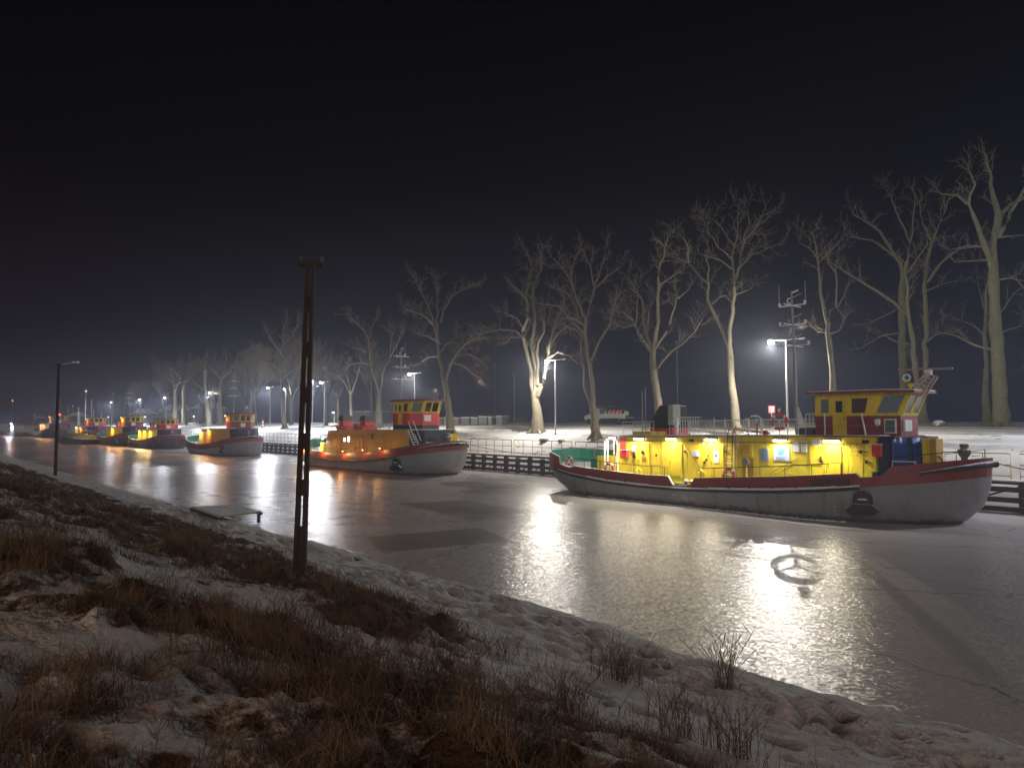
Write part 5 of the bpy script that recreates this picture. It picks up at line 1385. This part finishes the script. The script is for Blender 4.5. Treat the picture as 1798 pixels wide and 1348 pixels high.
def tree(name, Y, off, sc, trunk, limbs, label, r0, barkm=None, seed=0, dens=1.0, tw=1.0, base_z=None, group='bare trees along the canal', hang=0.0, sub=True):
    """trunk and limbs are polylines in zoomed-picture coordinates (off, sc) standing at depth Y; limbs leave that plane by a random lean"""
    rg = random.Random(seed)
    def P(q, dy=0.0): return onY(off[0] + q[0] / sc, off[1] + q[1] / sc, Y + dy)
    base = P(trunk[0]); zb = gz(base.x, Y) if base_z is None else base_z
    origin = Vector((base.x, Y, zb))
    root = empty(name, origin, 0, label, 'tree', group)
    wood = MB(); tips = []
    tp = [P(q) for q in trunk]; tp[0].z = zb - .3
    k = len(tp)
    rt = [r0 * (1 - .35 * i / max(1, k - 1)) for i in range(k)]; rt[0] = r0 * 1.25
    # smooth and roughen the trunk
    def dense(pts, rad, step, jit):
        o, rr = [], []
        for i in range(len(pts) - 1):
            n_ = max(1, int((pts[i + 1] - pts[i]).length / step))
            for j in range(n_):
                t = j / n_; q = pts[i].lerp(pts[i + 1], t)
                if i or j: q = q + Vector((rg.gauss(0, jit), rg.gauss(0, jit), 0))
                o.append(q); rr.append((rad[i] * (1 - t) + rad[i + 1] * t) * (1 + rg.uniform(-.12, .12)))
        o.append(pts[-1]); rr.append(rad[-1]); return o, rr
    tp_, rt_ = dense(tp, rt, .6, r0 * .05)
    wood.tube([p - origin for p in tp_], rt_, 12)
    # root flare
    for a in range(5):
        an = a * 1.26 + rg.random(); wood.tube([Vector((math.cos(an) * r0 * 2.0, math.sin(an) * r0 * 2.0, -.15)), Vector((math.cos(an) * r0 * .9, math.sin(an) * r0 * .9, .25)), Vector((0, 0, 1.1))], [r0 * .2, r0 * .45, r0 * .5], 6)
    allp = []
    for li, (rs, pts) in enumerate(limbs):
        lean = rg.uniform(-1, 1) * 2.6
        q = []
        for i, c in enumerate(pts):
            q.append(P(c, lean * (i / max(1, len(pts) - 1)) ** 1.2 if i else 0))
        rad = [max(.02, r0 * rs * .84 * (1 - .80 * i / max(1, len(q) - 1))) for i in range(len(q))]
        q, rad = dense(q, rad, .7, .05)
        wood.tube([p - origin for p in q], rad, 8)
        allp.append((q, rad))
    tr = wood.build('trunk', barkm or BARK, root, smooth=True)
    cr_ = MB()
    def grow(p, d, L_, r_, lvl):
        n_ = 4 if lvl == 1 else 3
        pts = [p]; cur = p; dd = d.copy()
        for i in range(n_):
            dd = (dd + Vector((rg.gauss(0, .22), rg.gauss(0, .22), rg.gauss(0, .18) + .10 - hang * (.3 if lvl > 1 else .15)))).normalized()
            cur = cur + dd * (L_ / n_); pts.append(cur)
        cr_.tube([x - origin for x in pts], [r_ * (1 - .75 * i / n_) for i in range(n_ + 1)], 4 if lvl == 1 else 3, caps=False)
        if lvl < 3:
            m_ = max(2, int(L_ / (.21 if lvl == 1 else .125) * dens))
            for j in range(m_):
                t = (j + .6 + rg.uniform(-.3, .3)) / m_ * n_; t = min(t, n_ - .01); a = int(t); q = pts[a].lerp(pts[a + 1], t - a)
                ax = (pts[a + 1] - pts[a]).normalized()
                sd = ax.orthogonal().normalized(); sd.rotate(Matrix.Rotation(rg.uniform(0, 6.28), 3, ax))
                nd = (ax * rg.uniform(.5, .9) + sd * rg.uniform(.5, .9)).normalized()
                grow(q, nd, L_ * rg.uniform(.28, .5), max(r_ * .5, .012 * tw), lvl + 1)
    for q, rad in allp:
        n_ = len(q); s0 = max(1, int(n_ * .25))
        for i in range(s0, n_):
            ax = (q[i] - q[i - 1]).normalized()
            fr = i / n_
            for rep in range((1 if rg.random() < .95 * dens else 0) + (1 if fr > .6 else 0)):
                sd = ax.orthogonal().normalized(); sd.rotate(Matrix.Rotation(rg.uniform(0, 6.28), 3, ax))
                nd = (ax * rg.uniform(.4, 1.0) + sd * rg.uniform(.4, 1.0) + Vector((0, 0, .25))).normalized()
                grow(q[i], nd, rg.uniform(1.0, 2.1) * (.8 + .3 * fr), min(rad[i] * .5, .030), 1)
    cr_.build('crown', TWIG, root)
    return root

ZA = ((1380, 250), 2.6435); ZB = ((1060, 330), 3.134); ZC = ((830, 420), 3.7433); ZD = ((540, 440), 3.965); ZE = ((0, 500), 3.2107)
tree('lime_tree', 53.2, *ZA, [(222, 1250), (215, 1050), (195, 880), (198, 830)],
     [(.75, [(198, 850), (185, 800), (160, 700), (155, 600), (150, 540), (140, 470), (120, 420)]), (.6, [(198, 850), (205, 780), (240, 765), (235, 700), (228, 600), (240, 540)]),
      (.3, [(195, 885), (150, 880), (115, 850)]), (.3, [(205, 890), (250, 875), (270, 810)]), (.35, [(152, 540), (110, 490), (60, 465)]), (.35, [(228, 600), (200, 560), (175, 480)]), (.3, [(240, 765), (275, 700), (300, 640)]), (.3, [(150, 560), (210, 500), (260, 450)])],
     'slim bare tree rising just left of the near wheelhouse roof', .24, seed=1, dens=.8)
tree('tall_tree', 76, *ZA, [(560, 1275), (545, 1100), (540, 900), (540, 700), (546, 605)],
     [(.55, [(545, 620), (530, 560), (480, 480), (430, 410), (370, 365), (310, 335)]), (.5, [(548, 610), (560, 550), (575, 460), (590, 350), (600, 250)]), (.4, [(550, 610), (580, 590), (610, 540), (650, 480), (700, 440)]),
      (.4, [(530, 560), (470, 500), (400, 455), (300, 440)]), (.25, [(540, 880), (440, 900), (340, 960)]), (.25, [(545, 760), (470, 800), (400, 830)]), (.3, [(575, 460), (540, 380), (500, 290), (470, 220)])],
     'tall dim tree behind the radar scanner, left stem of the big group', .44, BARKG, seed=2, dens=.8)
tree('tall_tree', 72, *ZA, [(636, 1285), (632, 1180)],
     [(.80, [(632, 1200), (600, 1060), (585, 900), (568, 770), (560, 650), (552, 560)]), (.75, [(636, 1200), (650, 1080), (650, 900), (648, 700), (652, 560), (680, 460), (720, 370), (750, 270)]),
      (.42, [(566, 800), (500, 740), (420, 690), (340, 640), (260, 590), (205, 555)]), (.35, [(655, 650), (720, 560), (800, 495), (900, 485)]), (.25, [(590, 940), (500, 920), (440, 880)]), (.25, [(645, 930), (700, 890), (760, 880)]), (.25, [(680, 460), (640, 380), (610, 280)]), (.22, [(650, 690), (720, 660), (800, 640)])],
     'forked tree with a long mossy limb reaching left over the wheelhouse', .46, BARKG, seed=3, dens=.8)
tree('tall_tree', 66.5, *ZA, [(1000, 1292), (988, 1080), (975, 850), (965, 650), (962, 560)],
     [(.72, [(963, 600), (962, 480), (980, 330), (962, 250), (950, 150), (930, 60)]), (.6, [(958, 590), (940, 530), (905, 430), (870, 340), (845, 285), (875, 200), (850, 130)]), (.4, [(845, 285), (800, 245), (720, 240)]),
      (.5, [(978, 420), (1000, 330), (1040, 290), (1105, 265), (1170, 190)]), (.4, [(985, 440), (1050, 320), (1110, 210), (1150, 120)]), (.25, [(980, 895), (1030, 865), (1110, 850)]), (.28, [(968, 965), (880, 940), (790, 900), (735, 885)]),
      (.25, [(945, 545), (860, 550), (780, 555)]), (.25, [(920, 485), (840, 480), (760, 500)]), (.25, [(985, 440), (1040, 435), (1105, 430)]), (.25, [(975, 640), (1040, 630), (1130, 650)])],
     'big thick trunked tree with greenish bark at the right edge', .52, BARKG, seed=4, dens=.85)
tree('tall_tree', 74, *ZA, [(937, 1278), (925, 1170), (930, 1050)],
     [(.7, [(928, 1100), (925, 850), (930, 700), (950, 600), (940, 480)]), (.3, [(925, 900), (870, 850), (820, 830)]), (.3, [(930, 800), (900, 700), (880, 600)]), (.3, [(928, 850), (1000, 780), (1060, 700)])],
     'thinner knotted tree just left of the thick trunk at the right edge', .34, BARKG, seed=5, dens=.7)
tree('tall_tree', 78, *ZA, [(1240, 1290), (1230, 900)], [(.7, [(1230, 950), (1220, 600), (1200, 300)]), (.4, [(1228, 800), (1150, 720), (1080, 640), (1040, 620)]), (.4, [(1225, 1000), (1150, 1020), (1070, 1060)])],
     'tree beyond the right edge sending limbs into the picture', .4, BARKG, seed=6, dens=.7)
tree('lime_tree', 55.5, *ZB, [(735, 1300), (715, 1150), (700, 1030), (695, 920), (690, 860)],
     [(.62, [(692, 890), (650, 780), (600, 680), (572, 620), (575, 530), (510, 460), (465, 410), (370, 378)]), (.4, [(575, 530), (575, 440), (565, 400), (572, 330)]), (.35, [(470, 415), (465, 330), (450, 290), (430, 265)]),
      (.68, [(690, 890), (695, 780), (715, 640), (722, 500), (745, 430), (770, 290), (835, 225), (868, 150)]), (.42, [(722, 500), (705, 380), (735, 250), (745, 110)]), (.28, [(742, 445), (800, 375), (880, 345), (955, 312)]),
      (.35, [(702, 390), (640, 330), (570, 240), (545, 150)]), (.32, [(705, 445), (640, 400), (530, 365)]), (.3, [(718, 320), (680, 270), (640, 210), (600, 170)]), (.25, [(600, 640), (640, 600), (690, 590)]), (.25, [(715, 590), (760, 575), (800, 560)]), (.3, [(770, 290), (800, 200), (790, 110)])],
     'tall forked pale tree standing left of the glaring lamp', .36, seed=7, dens=.9)
tree('lime_tree', 53.2, *ZB, [(310, 1260), (300, 1180), (280, 1050), (272, 950), (272, 900)],
     [(.6, [(272, 910), (210, 830), (170, 740), (105, 680)]), (.5, [(268, 890), (240, 820), (215, 740), (210, 620), (170, 540), (130, 490)]), (.6, [(275, 900), (300, 740), (295, 560), (300, 450), (330, 380), (350, 280)]),
      (.45, [(285, 880), (340, 800), (375, 700), (410, 610), (465, 560)]), (.38, [(298, 990), (350, 920), (440, 850), (500, 790), (545, 720)]), (.3, [(175, 745), (120, 770), (50, 745)]), (.25, [(240, 800), (250, 680), (280, 600)]), (.25, [(300, 540), (380, 490), (440, 450)]), (.3, [(180, 740), (180, 640), (190, 560)])],
     'spreading pale tree behind the funnel of the near boat', .40, seed=8, dens=1.0)
tree('lime_tree', 54.9, *ZC, [(425, 1295), (422, 1150), (408, 1030), (405, 990)],
     [(.55, [(395, 1000), (385, 880), (345, 700), (325, 600), (358, 520), (360, 300), (385, 170), (350, 60)]), (.5, [(415, 1000), (415, 850), (385, 700), (405, 580), (400, 450), (395, 300), (450, 210), (450, 80)]),
      (.38, [(428, 960), (425, 750), (435, 680), (470, 610), (475, 480)]), (.55, [(425, 1030), (450, 960), (480, 870), (505, 720), (530, 600), (560, 510), (600, 420)]), (.3, [(325, 650), (280, 605), (180, 593), (40, 622)]), (.25, [(322, 645), (250, 645), (210, 700)]),
      (.28, [(345, 600), (290, 520), (200, 480)]), (.3, [(520, 680), (560, 620), (640, 560)]), (.28, [(500, 780), (560, 740), (640, 770), (690, 820)]), (.25, [(360, 400), (300, 330), (240, 300)])],
     'thick stubby trunk splitting into several stems, left of a street lamp', .62, seed=9, dens=1.0)
tree('lime_tree', 52.3, *ZC, [(812, 1305), (800, 1180), (785, 1080)],
     [(.45, [(780, 1090), (740, 970), (720, 800), (715, 640), (690, 600), (590, 560)]), (.62, [(790, 1090), (785, 930), (760, 780), (740, 620), (745, 530), (690, 400), (650, 290), (600, 200), (530, 130)]), (.42, [(745, 530), (780, 420), (800, 320), (780, 200), (730, 80)]),
      (.3, [(800, 325), (880, 250), (980, 180)]), (.35, [(775, 800), (830, 680), (900, 560), (940, 400), (970, 350)]), (.35, [(742, 575), (660, 520), (600, 520)]), (.35, [(705, 540), (670, 430), (630, 360), (520, 315)]), (.35, [(722, 610), (640, 520), (560, 440), (430, 425)]), (.3, [(800, 300), (850, 180), (870, 80)]), (.25, [(650, 290), (650, 180), (700, 100)])],
     'tree with a twin ridged trunk standing in front of the parked truck', .46, seed=10, dens=1.0)
tree('lime_tree', 52.8, *ZD, [(1000, 1290), (985, 1100), (965, 950), (945, 870)],
     [(.6, [(948, 890), (915, 740), (905, 620), (890, 540), (850, 490), (800, 450), (670, 405)]), (.4, [(905, 620), (870, 460), (820, 350), (770, 250), (730, 160)]), (.4, [(905, 600), (905, 430), (905, 330), (885, 180)]), (.3, [(930, 500), (950, 410), (1000, 330), (1060, 280), (1140, 250)]),
      (.5, [(965, 900), (990, 800), (1060, 690), (1110, 640), (1200, 600)]), (.35, [(1000, 780), (1080, 800), (1180, 880)]), (.3, [(935, 700), (960, 660), (1020, 620)]), (.3, [(915, 740), (850, 740), (800, 770)]), (.3, [(925, 650), (850, 600), (760, 580)]), (.3, [(1020, 740), (1120, 720), (1200, 760)])],
     'wide drooping crowned tree right of the second boat wheelhouse', .50, seed=11, dens=1.1, hang=.5)
tree('lime_tree', 57.0, *ZD, [(500, 1230), (495, 1050), (500, 980)],
     [(.55, [(498, 990), (465, 890), (435, 780), (430, 620), (395, 560), (350, 510), (265, 430)]), (.45, [(502, 990), (515, 930), (530, 830), (575, 740), (580, 600), (570, 520)]), (.3, [(432, 800), (400, 785), (350, 782), (290, 800), (265, 850)]), (.3, [(430, 620), (450, 530), (480, 460)]), (.25, [(410, 710), (370, 690), (300, 675)]), (.3, [(575, 740), (640, 620), (680, 560)])],
     'slender tree behind the mast of the second boat', .42, seed=12, dens=1.0)
tree('lime_tree', 60.0, *ZD, [(312, 1170), (300, 980)],
     [(.55, [(302, 1000), (340, 900), (375, 780), (360, 680)]), (.4, [(298, 1000), (260, 920), (200, 870), (100, 830)]), (.4, [(300, 990), (270, 850), (290, 760)])],
     'small dim tree above the funnel of the second boat', .33, seed=13, dens=1.0)
tree('lime_tree', 70.0, *ZD, [(215, 1120), (212, 1020)],
     [(.5, [(212, 1030), (210, 960), (212, 900)]), (.4, [(212, 1020), (180, 980), (150, 960)]), (.4, [(212, 1020), (240, 970), (265, 955)])],
     'low pollarded tree brightly lit beside the farther lamps', .35, seed=14, dens=1.3)
tree('lime_tree', 54.5, *ZE, [(1605, 822), (1595, 700), (1588, 560)],
     [(.55, [(1588, 570), (1585, 500), (1540, 450), (1460, 430)]), (.6, [(1588, 570), (1598, 400), (1590, 290), (1620, 180)]), (.4, [(1590, 530), (1640, 490), (1680, 470)]), (.35, [(1595, 400), (1540, 330), (1500, 250)]), (.35, [(1595, 350), (1650, 280), (1690, 200)])],
     'bare tree just left of the slotted pole with a pale trunk', .42, seed=15, dens=1.0)
tree('lime_tree', 56.0, *ZE, [(1180, 790), (1165, 640), (1158, 560), (1160, 480)],
     [(.5, [(1158, 570), (1150, 470), (1170, 380)]), (.35, [(1163, 680), (1120, 640), (1060, 680)]), (.35, [(1165, 640), (1210, 610), (1250, 620)]), (.3, [(1160, 600), (1100, 560), (1060, 500)])],
     'stout trunk glaringly lit by its street lamp behind the third boat', .55, seed=16, dens=.8)
for i, (a, Y, hh, r0, lab) in enumerate([((990, 750), 58, 300, .55, 'dark trunk left of the lit trunk behind the fourth boat'), ((1040, 750), 58, 330, .6, 'second dark trunk close beside the first behind the fourth boat'),
                              ((1245, 730), 60, 330, .55, 'dark straight trunk between the third boat mast and the lit trunk')]):
    x, y = a
    tree('lime_tree', Y, *ZE, [(x, y), (x - 3, y - hh * .45), (x, y - hh * .55)],
         [(.6, [(x, y - hh * .5), (x - 20, y - hh * .75), (x - 35, y - hh)]), (.55, [(x, y - hh * .5), (x + 25, y - hh * .8), (x + 30, y - hh * 1.1)]), (.4, [(x, y - hh * .6), (x - 60, y - hh * .8), (x - 90, y - hh * .9)]), (.4, [(x, y - hh * .6), (x + 60, y - hh * .75), (x + 90, y - hh * .95)])],
         lab, r0, seed=20 + i, dens=.7, tw=1.4)
# background rows: a few generated trees, then copies turned and scaled
def auto_tree(seed, H_):
    rg = random.Random(seed); x0 = 640
    return H_
far_spots = [(0, 62, -128), (1, 63, -146), (2, 60, -158), (0, 66, -180), (1, 64, -196), (2, 66, -214), (0, 62, -236), (1, 70, -255), (2, 66, -280), (0, 72, -305), (1, 75, -335), (2, 80, -370), (0, 84, -150), (2, 88, -190), (1, 84, -228), (0, 92, -262), (2, 95, -305)]
protos = []
for s in range(3):
    rg = random.Random(50 + s)
    H_ = 17.0; Yp = 62
    # build directly in metres: a virtual picture plane where 1 unit = 1/20 m
    root = empty('avenue_tree', (0, 0, 0)); tips = []
    wood = MB(); cr_ = MB()
    wood.tube([(0, 0, -.5), (rg.uniform(-.2, .2), 0, 3), (rg.uniform(-.3, .3), 0, 6)], [.5, .38, .32], 9)
    def grow(p, d, L_, r_, lvl):
        n_ = 4; pts = [p]; dd = d.copy(); cur = p
        for i in range(n_):
            dd = (dd + Vector((rg.gauss(0, .16), rg.gauss(0, .16), .10))).normalized(); cur = cur + dd * L_ / n_; pts.append(cur)
        (wood if lvl <= 1 else cr_).tube(pts, [r_ * (1 - .7 * i / n_) for i in range(n_ + 1)], 6 if lvl <= 1 else 3, caps=False)
        if lvl < 4:
            m_ = (7, 6, 6, 4)[lvl]
            for j in range(m_):
                t = (.25 + .75 * (j + rg.random()) / m_) * (n_ - .01); a = int(t); q = pts[a].lerp(pts[a + 1], t - a); ax = (pts[a + 1] - pts[a]).normalized()
                sd = ax.orthogonal().normalized(); sd.rotate(Matrix.Rotation(rg.uniform(0, 6.28), 3, ax))
                grow(q, (ax * .8 + sd * rg.uniform(.4, .9)).normalized(), L_ * rg.uniform(.4, .6), max(r_ * .42, .014), lvl + 1)
    for k in range(4):
        an = k * 1.57 + rg.random(); grow(Vector((0, 0, 5.2 + .3 * k)), Vector((math.cos(an) * .5, math.sin(an) * .5, 1)).normalized(), rg.uniform(7, 10), .26, 0)
    wood.build('trunk', pm('dark_bark', (.09, .08, .06), .9, var=.3), root, smooth=True); cr_.build('crown', TWIG, root)
    protos.append([root, False])
far_lab = ['in the dim row behind the fourth boat', 'in the dim row left of the dark twin trunks', 'over the roofs behind the fifth boat']
for i, (s, Y, X) in enumerate(far_spots):
    pr = protos[s]
    o = pr[0] if not pr[1] else copy_tree(pr[0]); pr[1] = True
    o.location = (X, Y, gz(X, Y)); o.rotation_euler = (0, 0, rnd.uniform(0, 6.28)); k = rnd.uniform(.8, 1.12); o.scale = (k, k, k)
    tag(o, 'bare tree in the dim distant row behind the far boats', 'tree', 'dim bare trees in the far row')

# ================================================================ SMALL THINGS ON THE FAR BANK
def at_ground(px, Y):
    x = onY(px, 742, Y).x; return x, gz(x, Y)
# pickup with barrels
x, z = at_ground(1068, 68)
tk = empty('flatbed_truck', (x, 68, z), R(8), 'pale flatbed truck loaded with round red and white floats, behind the ridged trunk', 'truck')
MB().exz([(-3.0, .55), (-3.05, 1.0), (-2.4, 1.25), (-1.7, 1.95), (-.75, 1.95), (-.6, .55)], -.9, .9).build('cab', M['truck'], tk, bevel=.06)
MB().exz([(-2.3, 1.28), (-1.68, 1.85), (-1.1, 1.85), (-1.1, 1.28)], -.92, -.9).build('cab_window', M['glass'], tk)
MB().box(-.55, 3.2, -1.0, 1.0, .75, .95).box(-.55, 3.2, -1.0, -.95, .95, 1.3).build('flatbed', M['truck'], tk, bevel=.02)
for xx in (-2.3, 2.1, 2.7):
    for yy in (-.85, .85):
        MB().torus((xx, yy, .38), .27, .12, 'y', 16, 8).lathe([(.15, -.05), (.15, .05)], (xx, yy, .38), 8).build('wheel', M['rubber'], tk, smooth=True)
mb = MB(); mb.tube([(-.5, -.95, .95), (-.5, -.95, 2.1)], .03, 5); mb.tube([(-1.6, -.7, 2.12), (2.0, -.7, 2.22)], .03, 5); mb.tube([(3.2, -.95, .95), (3.2, -.95, 1.9)], .03, 5)
mb.build('rack', M['grey'], tk)
for i, (xx, mt, lab) in enumerate(((.1, 'green', 'green float at the cab end of the truck bed'), (.75, 'redb', 'red float with a white face, second on the truck bed'), (1.35, 'redb', 'large red float in the middle of the truck bed'), (1.95, 'redb', 'red float before the grey ones on the truck bed'), (2.5, 'conc', 'dark grey float on the truck bed'), (2.95, 'white', 'whitish float at the tail of the truck bed'))):
    f = empty('float', (x + xx * math.cos(R(8)), 68 + xx * math.sin(R(8)) - .3, z + 1.32), 0, lab, 'float', 'floats on the truck bed')
    r_ = .42 if 0 < i < 5 else .3
    MB().lathe([(.05, -r_), (r_ * .8, -r_ * .7), (r_, 0), (r_ * .8, r_ * .7), (.05, r_)], n=14).build('float_body', M[mt], f, smooth=True)
    MB().torus((-.1, -.05, .05), r_ * .85, .06, 'x', 14, 6).build('float_band', M['white'], f, smooth=True)
# concrete blocks / bins in a row
for i, (px, w, h) in enumerate(((775, 1.3, 1.5), (790, 1.6, 1.6), (806, 1.4, 1.4), (822, 1.9, 1.6), (838, 1.5, 1.5), (853, 1.9, 1.75), (866, .9, 1.6), (882, 1.3, 1.8))):
    x, z = at_ground(px, 66); h *= .62
    o = empty('storage_crate', (x, 66, z), R(rnd.uniform(-6, 6)))
    MB().box(-w / 2, w / 2, -.6, .6, 0, h).build('box', M['concl'], o, bevel=.05)
    MB().box(-w / 2 - .06, w / 2 + .06, -.66, .66, h, h + .14).build('snow_top', M['snow'], o, bevel=.05)
    mb = MB()
    for k in range(4): mb.box(-w / 2 + .04, w / 2 - .04, -.615, -.60, .15 + k * h / 4.4, .15 + k * h / 4.4 + .05)
    mb.build('slats', M['grey'], o)
    tag(o, ['leftmost snow topped crate in the row behind the drooping tree', 'second snow topped crate from the left in the row', 'third crate from the left in the snowy row', 'wide pale crate, fourth from the left in the row', 'crate in the middle of the row, fifth from the left',
            'wide tall crate, third from the right end of the row', 'narrow upright crate, second from the right end of the row', 'tall snow topped crate at the right end of the row'][i], 'crate', 'snow topped crates in a row')
# thin masts and unlit posts
for px, y0, y1, Y, lab in ((903, 742, 660, 66, 'thin unlit grey post right of the row of crates'), (1190, 742, 600, 72, 'thin tall pole between the funnel and the tall forked tree'), (869, 742, 640, 90, 'faint thin pole left of the stubby trunk')):
    x, z = at_ground(px, Y); t = onY(px, y1, Y).z
    o = empty('thin_pole', (x, Y, z), 0, lab, 'pole')
    MB().tube([(0, 0, -.2), (0, 0, t - z)], [.05, .03], 6).build('pole', M['grey'], o)
    MB().box(-.25, .05, -.05, .05, t - z, t - z + .07).build('head', M['grey'], o)
# red and white no-anchoring style sign
x, z = at_ground(1355, 56.5)
sg = empty('mooring_sign', (x, 56.5, z), YAW - R(90), 'square red and white sign on a post left of the bright lamp pole', 'sign')
tz = onY(1355, 712, 56.5).z - z
MB().tube([(0, 0, 0), (0, 0, tz)], .035, 6).build('post', M['grey'], sg)
bd = MB().box(-.28, .28, -.06, -.03, tz - .62, tz).build('board', M['redb'], sg, bevel=.01)
MB().box(-.19, .19, -.07, -.06, tz - .53, tz - .09).build('white_field', M['white'], bd)
MB().box(-.15, -.09, -.078, -.07, tz - .5, tz - .12).box(.09, .15, -.078, -.07, tz - .5, tz - .12).box(-.09, .09, -.078, -.07, tz - .33, tz - .28).build('black_mark', M['black'], bd)
# red white marker post and boulders
x, z = at_ground(461, 56)
mk = empty('marker_post', (x, 56, z), 0, 'red and white banded marker post on the snow right of the third boat', 'bollard')
for k in range(5): MB().tube([(0, 0, .3 * k), (0, 0, .3 * k + .298)], .16, 10).build('band', M['redb' if k % 2 == 0 else 'white'], mk)
for px, Y, s, lab in ((1649, 66, .55, 'snow capped stone on the road between the big trunks'), (955, 51.8, .5, 'snow capped round boulder at the foot of the stubby trunk'), (985, 51.6, .35, 'dark rubble at the lamp foot beside the stubby trunk')):
    x, z = at_ground(px, Y)
    mb = MB(); mb.lathe([(.3 * s, -.2), (s, .05), (s * .85, s * .5), (s * .4, s * .8), (.05, s * .85)], n=9)
    mb.v = [(v[0] * (1 + .2 * rnd.random()), v[1] * (1 + .2 * rnd.random()), v[2]) for v in mb.v]
    o = mb.build('boulder', pm('boulder_stone', (.22, .17, .15), .9, snow=.45), smooth=False, loc=(x, Y, z)); tag(o, lab, 'boulder')
# buildings
def house(px, Y, w, d, h, rh, wall, label, z0=5.0, lit=(), nwin=4, floors=2):
    x = onY(px, 742, Y).x
    o = empty('house', (x, Y, z0), 0, label, 'building', 'houses behind the trees')
    MB().box(-w / 2, w / 2, 0, d, 0, h).build('wall', M[wall], o)
    rf = MB().prism([(-w / 2 - .4, -.5, h), (w / 2 + .4, -.5, h), (w / 2 + .4, d + .5, h), (-w / 2 - .4, d + .5, h)], [(-w / 2 - .2, d / 2 - .1, h + rh), (w / 2 + .2, d / 2 - .1, h + rh), (w / 2 + .2, d / 2 + .1, h + rh), (-w / 2 - .2, d / 2 + .1, h + rh)]).build('roof', M['snow'], o)
    MB().box(w * .2, w * .2 + .8, d * .4, d * .4 + .8, h, h + rh + 1).build('chimney', M['brick'], rf)
    # gable on the east end
    for f in range(floors):
        for k in range(nwin):
            xx = -w / 2 + w * (k + .5) / nwin; zz = .9 + f * 2.9
            on = (f, k) in lit
            wi = MB().box(xx - .6, xx + .6, -.06, .0, zz, zz + 1.4).build('window', M['white'], o)
            MB().box(xx - .5, xx + .5, -.08, -.06, zz + .1, zz + 1.3).build('pane', M['litwin' if on else 'glass'], wi)
        for k in range(2):
            yy = d * (k + .5) / 2; zz = .9 + f * 2.9
            wi = MB().box(w / 2, w / 2 + .06, yy - .6, yy + .6, zz, zz + 1.4).build('window', M['white'], o)
            MB().box(w / 2 + .06, w / 2 + .08, yy - .5, yy + .5, zz + .1, zz + 1.3).build('pane', M['glass'], wi)
    return o
house(290, 95, 22, 10, 5.5, 3.2, 'plaster', 'pale two storey house with a snowy roof behind the dark twin trunks')
house(345, 100, 18, 9, 6.0, 3.0, 'plaster2', 'grey house half hidden behind the glaringly lit trunk')
house(235, 105, 24, 10, 5.0, 3.0, 'plaster', 'long low house with a snow covered roof left of the twin trunks')
house(120, 120, 30, 12, 6.0, 3.5, 'plaster2', 'wide grey building behind the marina masts')
house(60, 130, 30, 12, 5.0, 3.5, 'plaster', 'pale building near the orange lamp at the far left')
x, z = at_ground(640, 100)
sh = empty('shed', (x, 100, 5.0), 0, 'pale flat shed behind the mast of the second boat', 'shed')
MB().box(-7, 4, 0, 6, 0, 3.0).build('wall', M['concl'], sh); MB().box(-7.3, 4.3, -.4, 6.4, 3.0, 3.2).build('roof', M['snow'], sh)
MB().box(-2.2, 1.6, -.08, 0, 0.1, 2.3).build('door', M['grey'], sh)
# scrub mound
g_ = MB()
for k in range(1500):
    px = rnd.uniform(700, 925); Y = rnd.uniform(95, 112); p = onY(px, 742, Y); h = (0.6 + 2.6 * math.exp(-((px - 850) / 60) ** 2)) * rnd.uniform(.5, 1.1)
    a = rnd.uniform(0, 6.28)
    g_.tube([(p.x, Y, 4.8), (p.x + .3 * math.cos(a), Y, 4.8 + h * .6), (p.x + .9 * math.cos(a), Y + .5 * math.sin(a), 4.8 + h)], [.03, .02, .01], 3)
tag(g_.build('scrub', TWIG), 'low snowy scrub beyond the row of crates', 'bushes', kind='stuff')
# sailing boat masts of the marina at the far left, each its own boat
for i, (px, h) in enumerate(((103, 9), (113, 11), (128, 8), (137, 10), (143, 13), (151, 9), (160, 12), (171, 8))):
    x = onY(px, 742, 46).x
    o = empty('sailing_boat', (x, 46 + (i % 3), 0), 0, None, 'boat', 'laid up sailing boats in the marina')
    MB().exz([(-4, 1.1), (-3.5, -.2), (3.5, -.2), (4.6, 1.3)], -1.2, 1.2).build('hull', M['white'], o, bevel=.15)
    MB().tube([(0, 0, 1), (0, 0, h)], [.1, .06], 6).build('mast', M['white'], o)
    MB().tube([(-.1, 0, 2.2), (-3.6, 0, 2.1)], .09, 6).build('boom', M['white'], o)
    MB().exz([(-2, 1.15), (-1.6, 1.8), (1.2, 1.8), (1.9, 1.2)], -.8, .8).build('cabin', M['white'], o, bevel=.1)
    tag(o, 'laid up white sailing boat with a bare mast in the distant marina')

# ================================================================ HAZE
hz = MB().box(-460, 24, -45, 240, -2.5, 25).build('haze', None)
hz.data.materials.clear()
hm = bpy.data.materials.new('night_haze'); hm.use_nodes = True
hn = hm.node_tree.nodes; hn.remove(hn['Principled BSDF'])
vol = hn.new('ShaderNodeVolumePrincipled'); vol.inputs['Color'].default_value = (0.72, 0.80, 1.0, 1); vol.inputs['Density'].default_value = HAZE; vol.inputs['Anisotropy'].default_value = 0.6
hm.node_tree.links.new(vol.outputs[0], hn['Material Output'].inputs['Volume'])
hz.data.materials.append(hm)
tag(hz, 'thin frosty night haze', 'haze', kind='stuff')

# warm street lamp behind the photographer
pl = copy_tree(lp); pl.location = (9, -14, 4.0); tag(pl, 'street lamp on the road behind the near bank', 'street lamp'); pl['group'] = 'lamps behind the near bank'
plight('warm_lamp_light', (7.7, -13, 11.4), WARM, (1.0, .42, .16), .2)
